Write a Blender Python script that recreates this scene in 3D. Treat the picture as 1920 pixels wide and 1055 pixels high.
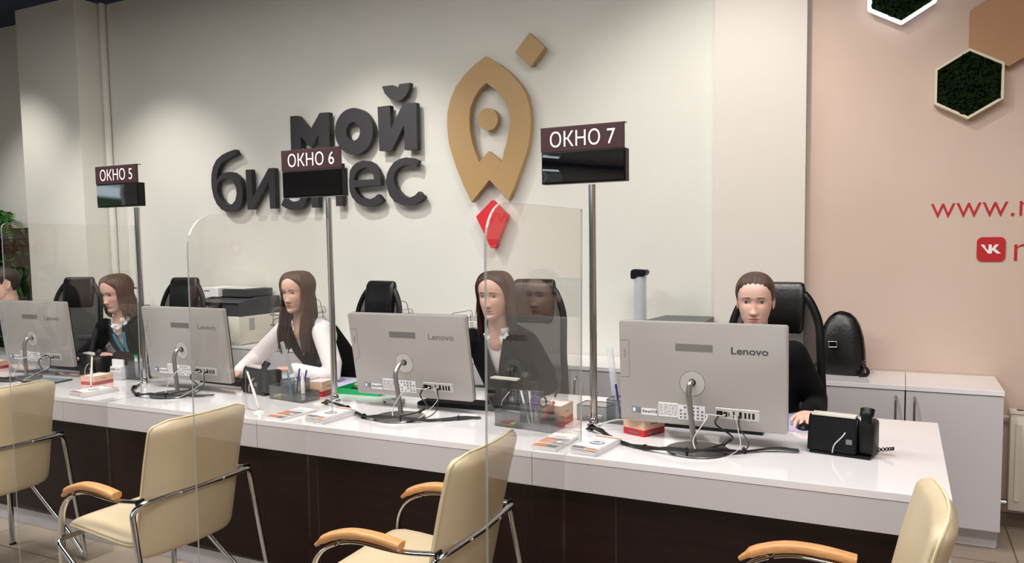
import bpy, bmesh, math, random
from mathutils import Vector, Matrix, Euler, noise
from mathutils.bvhtree import BVHTree

random.seed(7)
for o in list(bpy.data.objects):
    bpy.data.objects.remove(o)
C = bpy.context.scene.collection
PI = math.pi
V = Vector

# ------------------------------------------------------------------ camera, world, light, exposure
CAM = V((1.1859, -2.5151, 1.5003))
YAW, PITCH, ROLL = -0.4631, -0.0749, -0.0155
FPX = 1466.125
cam_data = bpy.data.cameras.new('camera')
cam = bpy.data.objects.new('camera', cam_data)
C.objects.link(cam)
F_ = V((math.sin(YAW)*math.cos(PITCH), math.cos(YAW)*math.cos(PITCH), math.sin(PITCH)))
R0 = V((math.cos(YAW), -math.sin(YAW), 0)); U0 = R0.cross(F_)
R_ = R0*math.cos(ROLL) + U0*math.sin(ROLL)
U_ = -R0*math.sin(ROLL) + U0*math.cos(ROLL)
mw = Matrix((R_, U_, -F_)).transposed().to_4x4()
mw.translation = CAM
cam.matrix_world = mw
cam_data.sensor_width = 36.0
cam_data.sensor_fit = 'HORIZONTAL'
cam_data.lens = FPX/1920*36.0
cam_data.shift_y = (565.93-527.5)/1920
cam_data.clip_start = 0.05
bpy.context.scene.camera = cam

sc = bpy.context.scene
sc.view_settings.view_transform = 'Standard'
sc.view_settings.look = 'None'
sc.view_settings.gamma = 1
sc.view_settings.exposure = 0.22
sc.view_settings.use_curve_mapping = False

w = bpy.data.worlds.new('world'); sc.world = w
w.use_nodes = True
wn = w.node_tree.nodes; wl = w.node_tree.links
bg = wn['Background']
tc = wn.new('ShaderNodeTexCoord'); sx = wn.new('ShaderNodeSeparateXYZ'); rp = wn.new('ShaderNodeValToRGB')
wl.new(tc.outputs['Generated'], sx.inputs[0]); 
mr = wn.new('ShaderNodeMapRange'); mr.inputs[1].default_value = -1; mr.inputs[2].default_value = 1
wl.new(sx.outputs[2], mr.inputs[0]); wl.new(mr.outputs[0], rp.inputs[0])
cr = rp.color_ramp
cr.elements[0].position = 0.0; cr.elements[0].color = (0.10, 0.09, 0.08, 1)
cr.elements[1].position = 1.0; cr.elements[1].color = (0.80, 0.95, 1.15, 1)
for ps, cl in ((.49, (.10, .11, .10, 1)), (.505, (.03, .06, .03, 1)), (.525, (.05, .09, .05, 1)), (.535, (.85, .98, 1.1, 1))):
    e = cr.elements.new(ps); e.color = cl
wl.new(rp.outputs[0], bg.inputs[0])
bg.inputs[1].default_value = 1.5

def spot(x, y, z, tx, ty, tz, power, size, color=(1, .965, .92), radius=.045, blend=.8):
    l = bpy.data.lights.new('ceiling_spot_light', 'SPOT'); l.energy = power; l.color = color
    l.spot_size = math.radians(size); l.spot_blend = blend; l.shadow_soft_size = radius
    o = bpy.data.objects.new('ceiling_spot_light', l); C.objects.link(o)
    o.location = (x, y, z)
    o.rotation_euler = (V((tx, ty, tz))-V((x, y, z))).to_track_quat('-Z', 'Y').to_euler()
    return o
def area(x, y, z, sx_, sy_, power, color=(1, .97, .93), target=None):
    l = bpy.data.lights.new('ceiling_panel_light', 'AREA'); l.energy = power; l.color = color
    l.shape = 'RECTANGLE'; l.size = sx_; l.size_y = sy_
    o = bpy.data.objects.new('ceiling_panel_light', l); C.objects.link(o)
    o.location = (x, y, z)
    if target: o.rotation_euler = (V(target)-V((x, y, z))).to_track_quat('-Z', 'Y').to_euler()
    return o
def portal(loc, rot, sx_, sy_):
    l = bpy.data.lights.new('window_daylight', 'AREA'); l.shape = 'RECTANGLE'; l.size = sx_; l.size_y = sy_; l.cycles.is_portal = True
    o = bpy.data.objects.new('window_daylight', l); C.objects.link(o); o.location = loc; o.rotation_euler = rot
WINS = ((-6.4, -5.4), (-5.0, -2.95), (-1.6, 1.1), (1.8, 3.9))
for a_, c_ in WINS: portal(((a_+c_)/2, -6.5, 1.65), (-PI/2, 0, 0), c_-a_, 2.5)
portal((-9.02, -3.3, 1.65), (0, -PI/2, 0), 2.5, 2.2)
for x, p in ((-5.9, 95), (-4.3, 120), (-2.1, 105), (0.35, 100), (2.6, 50)):
    spot(x, .75, 3.50, x-.05, 2.0, 1.30 if x == .35 else 1.12, p, 92 if x == .35 else 74)
area(-4.0, -1.6, 3.55, 1.2, .6, 45)
area(-1.2, -1.4, 3.55, 1.2, .6, 52)
area(1.6, -1.6, 3.55, 1.2, .6, 50)
area(-2.6, -.5, 3.55, 2.4, .3, 56)
area(0.6, -.5, 3.55, 2.0, .3, 50)

# ------------------------------------------------------------------ materials
def hexc(h):
    h = h.lstrip('#'); r = [int(h[i:i+2], 16)/255 for i in (0, 2, 4)]
    return tuple((c/12.92 if c <= .04045 else ((c+.055)/1.055)**2.4) for c in r)
def mat(name, col, rough=.5, metal=0., spec=.5, bump=0, bscale=80, mix=None, mscale=5, coat=0, alpha=1, emit=None, estr=1, stretch=None, sheen=0):
    m = bpy.data.materials.new(name); m.use_nodes = True
    nt = m.node_tree; b = nt.nodes['Principled BSDF']
    if isinstance(col, str): col = hexc(col)
    b.inputs['Base Color'].default_value = (*col, 1)
    b.inputs['Roughness'].default_value = rough
    b.inputs['Metallic'].default_value = metal
    b.inputs['Specular IOR Level'].default_value = spec
    b.inputs['Coat Weight'].default_value = coat
    b.inputs['Coat Roughness'].default_value = .04
    b.inputs['Alpha'].default_value = alpha
    if sheen: b.inputs['Sheen Weight'].default_value = sheen
    if emit:
        if isinstance(emit, str): emit = hexc(emit)
        b.inputs['Emission Color'].default_value = (*emit, 1); b.inputs['Emission Strength'].default_value = estr
    t = nt.nodes.new('ShaderNodeTexCoord')
    src = t.outputs['Object']
    if stretch:
        mp = nt.nodes.new('ShaderNodeMapping'); mp.inputs['Scale'].default_value = stretch
        nt.links.new(src, mp.inputs[0]); src = mp.outputs[0]
    if bump:
        n = nt.nodes.new('ShaderNodeTexNoise'); n.inputs['Scale'].default_value = bscale; n.inputs['Detail'].default_value = 4
        bp = nt.nodes.new('ShaderNodeBump'); bp.inputs['Strength'].default_value = bump; bp.inputs['Distance'].default_value = .002
        nt.links.new(src, n.inputs[0]); nt.links.new(n.outputs[0], bp.inputs['Height']); nt.links.new(bp.outputs[0], b.inputs['Normal'])
    if mix:
        if isinstance(mix, str): mix = hexc(mix)
        n = nt.nodes.new('ShaderNodeTexNoise'); n.inputs['Scale'].default_value = mscale; n.inputs['Detail'].default_value = 5
        r = nt.nodes.new('ShaderNodeValToRGB'); r.color_ramp.elements[0].color = (*col, 1); r.color_ramp.elements[1].color = (*mix, 1)
        r.color_ramp.elements[0].position = .35; r.color_ramp.elements[1].position = .68
        nt.links.new(src, n.inputs[0]); nt.links.new(n.outputs[0], r.inputs[0]); nt.links.new(r.outputs[0], b.inputs['Base Color'])
    return m
M = {}
M['wall'] = mat('cream_wall_paint', '#d9d7cf', .85, bump=.04, bscale=220, mix='#d5d3ca', mscale=2)
M['wall_pink'] = mat('warm_cast_wall', '#ccb5a7', .85, bump=.04, bscale=220, mix='#c8b0a1', mscale=2)  # pinkish colour-temperature cast of the right wall, put into its base colour
M['wall_pilaster'] = mat('pilaster_paint', '#d4ccc3', .85, bump=.04, bscale=220)
M['ceil'] = mat('navy_ceiling', '#24344a', .9)
M['white_gloss'] = mat('white_gloss_laminate', '#efebed', .10, spec=.6, coat=.4)
M['white_lam'] = mat('white_laminate', '#cac4c7', .35)
M['seam'] = mat('dark_gap', '#332b28', .7)
M['wenge'] = mat('wenge_panel', '#1a0a08', .36, spec=.25, mix='#26110c', mscale=3, stretch=(1, 1, 14))
M['moss'] = mat('moss', '#0d170a', .98, spec=.1, bump=.9, bscale=60, mix='#1a2a10', mscale=24)
M['tan'] = mat('tan_panel', '#b28560', .6)
M['gold'] = mat('gold_logo_paint', '#ad8b5b', .5)
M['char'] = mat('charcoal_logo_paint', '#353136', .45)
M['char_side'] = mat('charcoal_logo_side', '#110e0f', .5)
M['red'] = mat('red_logo_paint', '#d3202e', .5)
M['red_vinyl'] = mat('red_vinyl', '#b3151c', .55)
M['chrome'] = mat('chrome', '#c9c9c9', .12, metal=1)
M['steel'] = mat('brushed_steel', '#a3a09d', .35, metal=1)
M['beige_lea'] = mat('cream_leather', '#c9b797', .42, bump=.25, bscale=140, mix='#cfbe9f', mscale=6)
M['wood'] = mat('beech_wood', '#d9a26a', .38, mix='#c68b55', mscale=9, stretch=(2, 14, 14))
M['black'] = mat('black_plastic', '#08080a', .42, spec=.3)
M['black_soft'] = mat('black_fabric', '#0b0b0d', .8)
M['black_gloss'] = mat('black_gloss', '#06070a', .08)
M['film'] = mat('display_film', '#05060a', .03)
M['film'].node_tree.nodes['Principled BSDF'].inputs['IOR'].default_value = 2.6
M['black_lea'] = mat('black_leather', '#0c0a09', .35, bump=.6, bscale=60)
M['silver'] = mat('silver_shell', '#aca6a2', .38, metal=.25)
M['silver_edge'] = mat('silver_edge', '#cfcbc7', .3, metal=.4)
M['grille'] = mat('vent_grille', '#6c6865', .5)
M['hair_light'] = mat('hair_light_brown', '#54423a', .45, bump=.8, bscale=120, mix='#6f523f', mscale=30, stretch=(6, 6, .6))
M['logo_pale'] = mat('logo_print_pale', '#8d8986', .35, metal=.4)
M['logo_dark'] = mat('logo_print', '#6a6467', .3, metal=.6)
M['white'] = mat('white_plastic', '#e8e6e2', .4)
M['paper'] = mat('paper', '#ece9ea', .8)
M['lav'] = mat('lavender_paper', '#b6b1d0', .7)
M['print'] = mat('printed_grey', '#77747a', .7)
M['cream_plastic'] = mat('cream_plastic', '#d8d4c6', .5)
M['grey_plastic'] = mat('dark_grey_plastic', '#3f4044', .5)
M['grey_box'] = mat('grey_cover', '#5d605d', .5)
M['orange'] = mat('orange_print', '#c87a45', .5)
M['kraft'] = mat('note_box_card', '#dcb698', .6)
M['box_red'] = mat('note_box_red', '#c2242a', .5)
M['green'] = mat('green_plastic', '#18a862', .45)
M['dgreen'] = mat('dark_green_plastic', '#1c6b3c', .5)
M['blue'] = mat('blue_ink_plastic', '#2b2f86', .4)
M['purple'] = mat('purple_plastic', '#4b2f8c', .4)
M['redp'] = mat('red_plastic', '#c5252b', .4)
M['pinkp'] = mat('pink_plastic', '#c02a58', .4)
M['yellow'] = mat('yellow_paper', '#e3d65a', .6)
M['brown_sign'] = mat('maroon_sign', '#3c2225', .45)
M['sign_txt'] = mat('sign_text', '#f2e6ea', .5)
M['cable'] = mat('black_cable', '#111114', .5)
M['cable_w'] = mat('white_cable', '#c9c6c0', .5)
M['clear'] = mat('clear_plastic', '#e8ecef', .15, alpha=.35)
M['radiator'] = mat('radiator_enamel', '#dcd4c6', .35)
M['leaf'] = mat('fern_leaf', '#3f7a2c', .6, mix='#2a5a1e', mscale=20)
M['skin'] = mat('skin', '#dcb3a1', .5, mix='#d4a492', mscale=14)
M['skin2'] = mat('skin_light', '#e2bbaa', .5, mix='#dbab99', mscale=14)
M['lips'] = mat('lips', '#b5736a', .42)
M['eyew'] = mat('eye_white', '#d8d0cb', .25)
M['iris'] = mat('iris', '#46403a', .2)
M['lash'] = mat('lash', '#30211c', .6)
M['brow'] = mat('brow', '#6a4a3b', .8)
M['shirt'] = mat('white_shirt', '#ece4e4', .75, bump=.3, bscale=40)
M['suit'] = mat('black_suit', '#0a090c', .9, spec=.2, bump=.3, bscale=300)
M['navy'] = mat('navy_suit', '#121b33', .9, spec=.2)
M['vest'] = mat('black_vest', '#0b0b0f', .9, spec=.2)
M['lanyard'] = mat('turquoise_lanyard', '#2f8fa6', .5)
M['hair_dark'] = mat('hair_dark_brown', '#2a1d19', .45, bump=.8, bscale=120, mix='#3a2821', mscale=30, stretch=(6, 6, .6))
M['hair_brown'] = mat('hair_brown', '#3a2a22', .45, bump=.8, bscale=120, mix='#5c4030', mscale=30, stretch=(6, 6, .6))
M['hair_auburn'] = mat('hair_auburn', '#2e1d19', .45, bump=.8, bscale=120, mix='#4a2d22', mscale=30, stretch=(6, 6, .6))
M['led'] = mat('led_strip', '#ffffff', .5, emit='#dfe8ff', estr=3)
M['floor'] = None

def tile_mat():
    m = bpy.data.materials.new('floor_tiles'); m.use_nodes = True; nt = m.node_tree; b = nt.nodes['Principled BSDF']
    t = nt.nodes.new('ShaderNodeTexCoord'); mp = nt.nodes.new('ShaderNodeMapping'); br = nt.nodes.new('ShaderNodeTexBrick')
    nt.links.new(t.outputs['Object'], mp.inputs[0]); nt.links.new(mp.outputs[0], br.inputs['Vector'])
    mp.inputs['Location'].default_value = (.11, .2, 0)
    br.offset = 0; br.inputs['Scale'].default_value = 1
    br.inputs['Brick Width'].default_value = .6; br.inputs['Row Height'].default_value = .6
    br.inputs['Mortar Size'].default_value = .004; br.inputs['Mortar Smooth'].default_value = .1
    br.inputs['Color1'].default_value = (*hexc('#b3a392'), 1); br.inputs['Color2'].default_value = (*hexc('#ac9c8b'), 1)
    br.inputs['Mortar'].default_value = (*hexc('#6f6257'), 1)
    n = nt.nodes.new('ShaderNodeTexNoise'); n.inputs['Scale'].default_value = 6; n.inputs['Detail'].default_value = 6
    mx = nt.nodes.new('ShaderNodeMixRGB'); mx.blend_type = 'MULTIPLY'; mx.inputs[0].default_value = .35
    nt.links.new(t.outputs['Object'], n.inputs[0]); nt.links.new(br.outputs[0], mx.inputs[1]); nt.links.new(n.outputs[0], mx.inputs[2])
    nt.links.new(mx.outputs[0], b.inputs['Base Color']); b.inputs['Roughness'].default_value = .35
    return m
M['floor'] = tile_mat()

def sheet_mat(name, tint, k):      # thin clear sheet: reflection from both faces over a clear pane
    m = bpy.data.materials.new(name); m.use_nodes = True; nt = m.node_tree
    for n in list(nt.nodes): nt.nodes.remove(n)
    out = nt.nodes.new('ShaderNodeOutputMaterial'); tr = nt.nodes.new('ShaderNodeBsdfTransparent'); gl = nt.nodes.new('ShaderNodeBsdfGlossy')
    mx = nt.nodes.new('ShaderNodeMixShader'); ge = nt.nodes.new('ShaderNodeNewGeometry')
    tr.inputs[0].default_value = (*tint, 1); gl.inputs['Roughness'].default_value = 0.0
    def mth(op, a=None, b=None, v=None):
        n = nt.nodes.new('ShaderNodeMath'); n.operation = op
        if a is not None: nt.links.new(a, n.inputs[0])
        if b is not None: nt.links.new(b, n.inputs[1])
        if v is not None: n.inputs[1 if a is not None else 0].default_value = v
        return n
    dt = nt.nodes.new('ShaderNodeVectorMath'); dt.operation = 'DOT_PRODUCT'
    nt.links.new(ge.outputs['Normal'], dt.inputs[0]); nt.links.new(ge.outputs['Incoming'], dt.inputs[1])
    ab = mth('ABSOLUTE', dt.outputs['Value']); om = nt.nodes.new('ShaderNodeMath'); om.operation = 'SUBTRACT'; om.inputs[0].default_value = 1
    nt.links.new(ab.outputs[0], om.inputs[1]); pw = mth('POWER', om.outputs[0], v=5); m1 = mth('MULTIPLY', pw.outputs[0], v=.96*k); ad = mth('ADD', m1.outputs[0], v=.04*k); ad.use_clamp = True
    nt.links.new(ad.outputs[0], mx.inputs[0])
    nt.links.new(tr.outputs[0], mx.inputs[1]); nt.links.new(gl.outputs[0], mx.inputs[2]); nt.links.new(mx.outputs[0], out.inputs[0])
    return m
M['acrylic'] = sheet_mat('acrylic_sheet', (.975, .975, .965), 1.3)
M['acrylic_edge'] = mat('acrylic_edge', '#a9b0af', .25, alpha=.75)

def mesh_mat(name, col, open_, scale):     # woven net: little round holes
    m = bpy.data.materials.new(name); m.use_nodes = True; nt = m.node_tree; b = nt.nodes['Principled BSDF']
    b.inputs['Base Color'].default_value = (*hexc(col), 1); b.inputs['Roughness'].default_value = .5
    t = nt.nodes.new('ShaderNodeTexCoord'); v = nt.nodes.new('ShaderNodeTexVoronoi'); v.inputs['Scale'].default_value = scale
    v.inputs['Randomness'].default_value = .2
    mt = nt.nodes.new('ShaderNodeMath'); mt.operation = 'GREATER_THAN'; mt.inputs[1].default_value = open_
    nt.links.new(t.outputs['Object'], v.inputs['Vector']); nt.links.new(v.outputs['Distance'], mt.inputs[0]); nt.links.new(mt.outputs[0], b.inputs['Alpha'])
    return m
M['net'] = mat('black_net_fabric', '#08090b', .7, alpha=.87)
M['wire_mesh'] = mat('grey_wire_mesh', '#6d6f72', .5, alpha=.34)

# ------------------------------------------------------------------ helpers
def tag(o, label=None, cat=None, group=None, kind=None):
    if label: o['label'] = label
    if cat: o['category'] = cat
    if group: o['group'] = group
    if kind: o['kind'] = kind
    return o
def thing(name, label, cat, loc=(0, 0, 0), rz=0, group=None):
    o = bpy.data.objects.new(name, None); C.objects.link(o)
    o.location = loc; o.rotation_euler = (0, 0, rz); o.empty_display_size = .1
    return tag(o, label, cat, group)
def obj(name, bm, m, parent=None, smooth=False, loc=None, rot=None, mats=None):
    me = bpy.data.meshes.new(name)
    bmesh.ops.recalc_face_normals(bm, faces=bm.faces)
    bm.to_mesh(me); bm.free()
    for mm in (mats or [m]): me.materials.append(mm)
    if smooth:
        me.polygons.foreach_set('use_smooth', [True]*len(me.polygons))
        try: me.set_sharp_from_angle(angle=math.radians(38))
        except Exception: pass
    o = bpy.data.objects.new(name, me); C.objects.link(o)
    if parent: o.parent = parent
    if loc: o.location = loc
    if rot: o.rotation_euler = rot
    return o
def dup(root, loc, rz, label=None, group=None, cat=None):
    r = root.copy(); C.objects.link(r); r.location = loc; r.rotation_euler = (0, 0, rz)
    if label: r['label'] = label
    if group: r['group'] = group
    for ch in list(root.children):
        c = ch.copy(); C.objects.link(c); c.parent = r
        for g in ch.children:
            d = g.copy(); C.objects.link(d); d.parent = c
    return r
def nb(): return bmesh.new()
def box(bm, x0, x1, y0, y1, z0, z1, bev=0, seg=2, mi=0):
    t = bmesh.new()
    bmesh.ops.create_cube(t, size=1, matrix=Matrix.Translation(((x0+x1)/2, (y0+y1)/2, (z0+z1)/2)) @ Matrix.Diagonal((x1-x0, y1-y0, z1-z0, 1)))
    if bev: bmesh.ops.bevel(t, geom=t.edges[:], offset=bev, segments=seg, affect='EDGES', profile=.5)
    for f in t.faces: f.material_index = mi
    merge(bm, t); return bm
def merge(bm, t, mx=None):
    if mx is not None: bmesh.ops.transform(t, matrix=mx, verts=t.verts)
    me = bpy.data.meshes.new('tmp'); t.to_mesh(me); t.free(); bm.from_mesh(me); bpy.data.meshes.remove(me)
def cyl(bm, p, r, h, seg=24, axis='Z', r2=None, mi=0, bev=0):
    t = bmesh.new()
    bmesh.ops.create_cone(t, cap_ends=True, segments=seg, radius1=r, radius2=r if r2 is None else r2, depth=h)
    if bev: bmesh.ops.bevel(t, geom=[e for e in t.edges if abs(e.verts[0].co.z-e.verts[1].co.z) < 1e-6], offset=bev, segments=2, affect='EDGES')
    for f in t.faces: f.material_index = mi
    mx = Matrix.Translation(p)
    if axis == 'X': mx = mx @ Matrix.Rotation(PI/2, 4, 'Y')
    if axis == 'Y': mx = mx @ Matrix.Rotation(PI/2, 4, 'X')
    merge(bm, t, mx); return bm
def prism(bm, pts, y0, y1, mi=0, side_mi=None):
    """polygon in X-Z extruded along Y"""
    a = [bm.verts.new((x, y0, z)) for x, z in pts]; b = [bm.verts.new((x, y1, z)) for x, z in pts]
    f = bm.faces.new(a); f.material_index = mi
    f = bm.faces.new(b[::-1]); f.material_index = mi
    n = len(pts)
    for i in range(n):
        f = bm.faces.new((a[i], b[i], b[(i+1) % n], a[(i+1) % n])); f.material_index = mi if side_mi is None else side_mi
    return bm
def catmull(pts, n=6, closed=False):
    pts = [V(p) for p in pts]; out = []
    m = len(pts)
    rng = range(m) if closed else range(m-1)
    for i in rng:
        p0 = pts[(i-1) % m] if (closed or i > 0) else pts[0]*2-pts[1]
        p1 = pts[i]; p2 = pts[(i+1) % m]
        p3 = pts[(i+2) % m] if (closed or i+2 < m) else pts[-1]*2-pts[-2]
        for k in range(n):
            t = k/n
            out.append(.5*((2*p1)+(-p0+p2)*t+(2*p0-5*p1+4*p2-p3)*t*t+(-p0+3*p1-3*p2+p3)*t**3))
    if not closed: out.append(pts[-1])
    return out
def fillet(pts, r, n=5):
    """polyline with rounded corners"""
    pts = [V(p) for p in pts]; out = [pts[0]]
    for i in range(1, len(pts)-1):
        a, b, c = pts[i-1], pts[i], pts[i+1]
        rr = min(r, (a-b).length*.49, (c-b).length*.49)
        p = b+(a-b).normalized()*rr; q = b+(c-b).normalized()*rr
        for k in range(n+1):
            t = k/n; out.append(p*(1-t)**2+b*2*t*(1-t)+q*t*t)
    out.append(pts[-1]); return out
def sweep(bm, pts, r, seg=10, sec=None, up=None, closed=False, cap=True, mi=0, radii=None):
    """tube; sec=(a,b) ellipse half-axes, a along 'side', b along 'normal'; radii = scale per point"""
    pts = [V(p) for p in pts]; n = len(pts); rings = []
    tang = []
    for i in range(n):
        if closed: t = pts[(i+1) % n]-pts[i-1]
        else: t = pts[min(i+1, n-1)]-pts[max(i-1, 0)]
        tang.append(t.normalized() if t.length > 1e-9 else V((0, 0, 1)))
    nrm = up.copy() if up else (V((0, 0, 1)) if abs(tang[0].z) < .9 else V((0, 1, 0)))
    for i in range(n):
        t = tang[i]
        nn = (up if up else nrm)
        nn = nn-t*nn.dot(t)
        if nn.length < 1e-4: nn = nrm-t*nrm.dot(t)
        nn.normalize(); nrm = nn
        s = t.cross(nn)
        a, b = sec if sec else (r, r)
        k = radii[i] if radii else 1
        ring = [bm.verts.new(pts[i]+s*(a*k*math.cos(2*PI*j/seg))+nn*(b*k*math.sin(2*PI*j/seg))) for j in range(seg)]
        rings.append(ring)
    m = n if closed else n-1
    for i in range(m):
        A, B = rings[i], rings[(i+1) % n]
        for j in range(seg):
            f = bm.faces.new((A[j], A[(j+1) % seg], B[(j+1) % seg], B[j])); f.material_index = mi
    if cap and not closed:
        bm.faces.new(rings[0][::-1]).material_index = mi; bm.faces.new(rings[-1]).material_index = mi
    return bm
def loft(bm, rings, cap=True, closed_u=True, mi=0):
    vr = [[bm.verts.new(p) for p in r] for r in rings]
    for i in range(len(vr)-1):
        A, B = vr[i], vr[i+1]; n = len(A)
        for j in range(n if closed_u else n-1):
            f = bm.faces.new((A[j], A[(j+1) % n], B[(j+1) % n], B[j])); f.material_index = mi
    if cap:
        bm.faces.new(vr[0][::-1]).material_index = mi; bm.faces.new(vr[-1]).material_index = mi
    return bm
def lathe(bm, prof, seg=24, cx=0, cy=0, mi=0):
    rings = [[V((cx+r*math.cos(2*PI*j/seg), cy+r*math.sin(2*PI*j/seg), z)) for j in range(seg)] for r, z in prof]
    return loft(bm, rings, mi=mi)
def text(name, s, size, m, parent=None, loc=(0, 0, 0), rot=(PI/2, 0, 0), ext=.0008, align='CENTER', sx_=1, bold=0, fit=None, label=None):
    cu = bpy.data.curves.new(name, 'FONT'); cu.body = s; cu.size = size; cu.extrude = ext; cu.align_x = align; cu.offset = bold
    cu.resolution_u = 4
    t = bpy.data.objects.new(name, cu); C.objects.link(t)
    dg = bpy.context.evaluated_depsgraph_get()
    me = bpy.data.meshes.new_from_object(t.evaluated_get(dg)); me.name = name
    bpy.data.objects.remove(t); bpy.data.curves.remove(cu)
    if fit:      # (x0, x1, z0, z1) of the finished lettering in local text plane
        xs = [v.co.x for v in me.vertices]; ys = [v.co.y for v in me.vertices]
        ax, bx, ay, by = min(xs), max(xs), min(ys), max(ys)
        for v in me.vertices:
            v.co.x = fit[0]+(v.co.x-ax)/(bx-ax)*(fit[1]-fit[0]); v.co.y = fit[2]+(v.co.y-ay)/(by-ay)*(fit[3]-fit[2])
    else:
        for v in me.vertices: v.co.x *= sx_
    me.materials.clear(); me.materials.append(m)
    o = bpy.data.objects.new(name, me); C.objects.link(o)
    if parent: o.parent = parent
    o.location = loc; o.rotation_euler = rot
    return o
def remesh(bm, voxel, smooth=2, smooth_factor=.5):
    me = bpy.data.meshes.new('t'); bmesh.ops.recalc_face_normals(bm, faces=bm.faces); bm.to_mesh(me); bm.free()
    o = bpy.data.objects.new('t', me); C.objects.link(o)
    md = o.modifiers.new('r', 'REMESH'); md.mode = 'VOXEL'; md.voxel_size = voxel
    if smooth:
        s = o.modifiers.new('s', 'SMOOTH'); s.iterations = smooth; s.factor = smooth_factor
    bpy.context.view_layer.update()
    dg = bpy.context.evaluated_depsgraph_get()
    m2 = bpy.data.meshes.new_from_object(o.evaluated_get(dg))
    b = bmesh.new(); b.from_mesh(m2)
    bpy.data.objects.remove(o); bpy.data.meshes.remove(me); bpy.data.meshes.remove(m2)
    return b
def struct(name, bm, m, **k):
    return tag(obj(name, bm, m, **k), kind='structure')

# ------------------------------------------------------------------ the setting
H = 3.625; WY = 2.17
struct('floor', box(nb(), -9.0, 4.2, -6.5, 2.6, -.05, 0), M['floor'])
struct('ceiling', box(nb(), -9.0, 4.2, -6.5, 2.6, H, H+.1), M['ceil'])
b = nb(); box(b, -9.0, .205, WY, WY+.3, 0, H); struct('wall_back', b, M['wall'])
b = nb(); box(b, .72, 4.2, WY, WY+.3, 0, H); struct('wall_right', b, M['wall_pink'])
b = nb(); box(b, .205, .72, WY, WY+.3, 0, H); box(b, .205, .70, WY-.075, WY-.0005, 0, H); struct('trim_1', b, M['wall_pilaster'])
b = nb(); box(b, -5.905, -5.105, 1.90, WY-.0005, 0, H); struct('wall_left', b, M['wall'])
b = nb(); cyl(b, (-5.075, WY-.03, H/2), .028, H-.002, seg=20); p_ = obj('heating_pipe', b, M['wall'], smooth=True); tag(p_, 'thin cream pipe running floor to ceiling in the corner beside the column', 'pipe')
struct('baseboard_right', box(nb(), 1.66, 4.2, WY-.014, WY-.0005, 0, .07), mat('tile_skirting', '#6e5f50', .5))
b = nb(); box(b, -9.15, -9.0, -6.5, -4.42, 0, H); box(b, -9.15, -9.0, -2.2, 2.6, 0, H); box(b, -9.15, -9.0, -4.42, -2.2, 0, .4); box(b, -9.15, -9.0, -4.42, -2.2, 2.9, H); struct('wall_far_left', b, M['wall'])
dk = mat('front_wall_paint', '#8d8781', .85)
b = nb(); edges = [-9.0]+[v for w_ in WINS for v in w_]+[4.2]
for k in range(0, len(edges), 2): box(b, edges[k], edges[k+1], -6.65, -6.5, 0, H)
for a_, c_ in WINS: box(b, a_, c_, -6.65, -6.5, 0, .4); box(b, a_, c_, -6.65, -6.5, 2.9, H)
struct('wall_front', b, dk)
struct('wall_far_right', box(nb(), 4.2, 4.35, -6.5, 2.6, 0, H), M['wall_pink'])
for k, (a_, c_) in enumerate(WINS):
    b = nb(); m_ = (a_+c_)/2
    for q in (a_, m_-.025, c_-.05): box(b, q, q+.05, -6.60, -6.54, .4, 2.9)
    box(b, a_+.05, m_-.025, -6.60, -6.54, .4, .45); box(b, m_+.025, c_-.05, -6.60, -6.54, .4, .45); box(b, a_+.05, m_-.025, -6.60, -6.54, 2.85, 2.9); box(b, m_+.025, c_-.05, -6.60, -6.54, 2.85, 2.9)
    struct('window_%d' % (k+1), b, M['white'])

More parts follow.
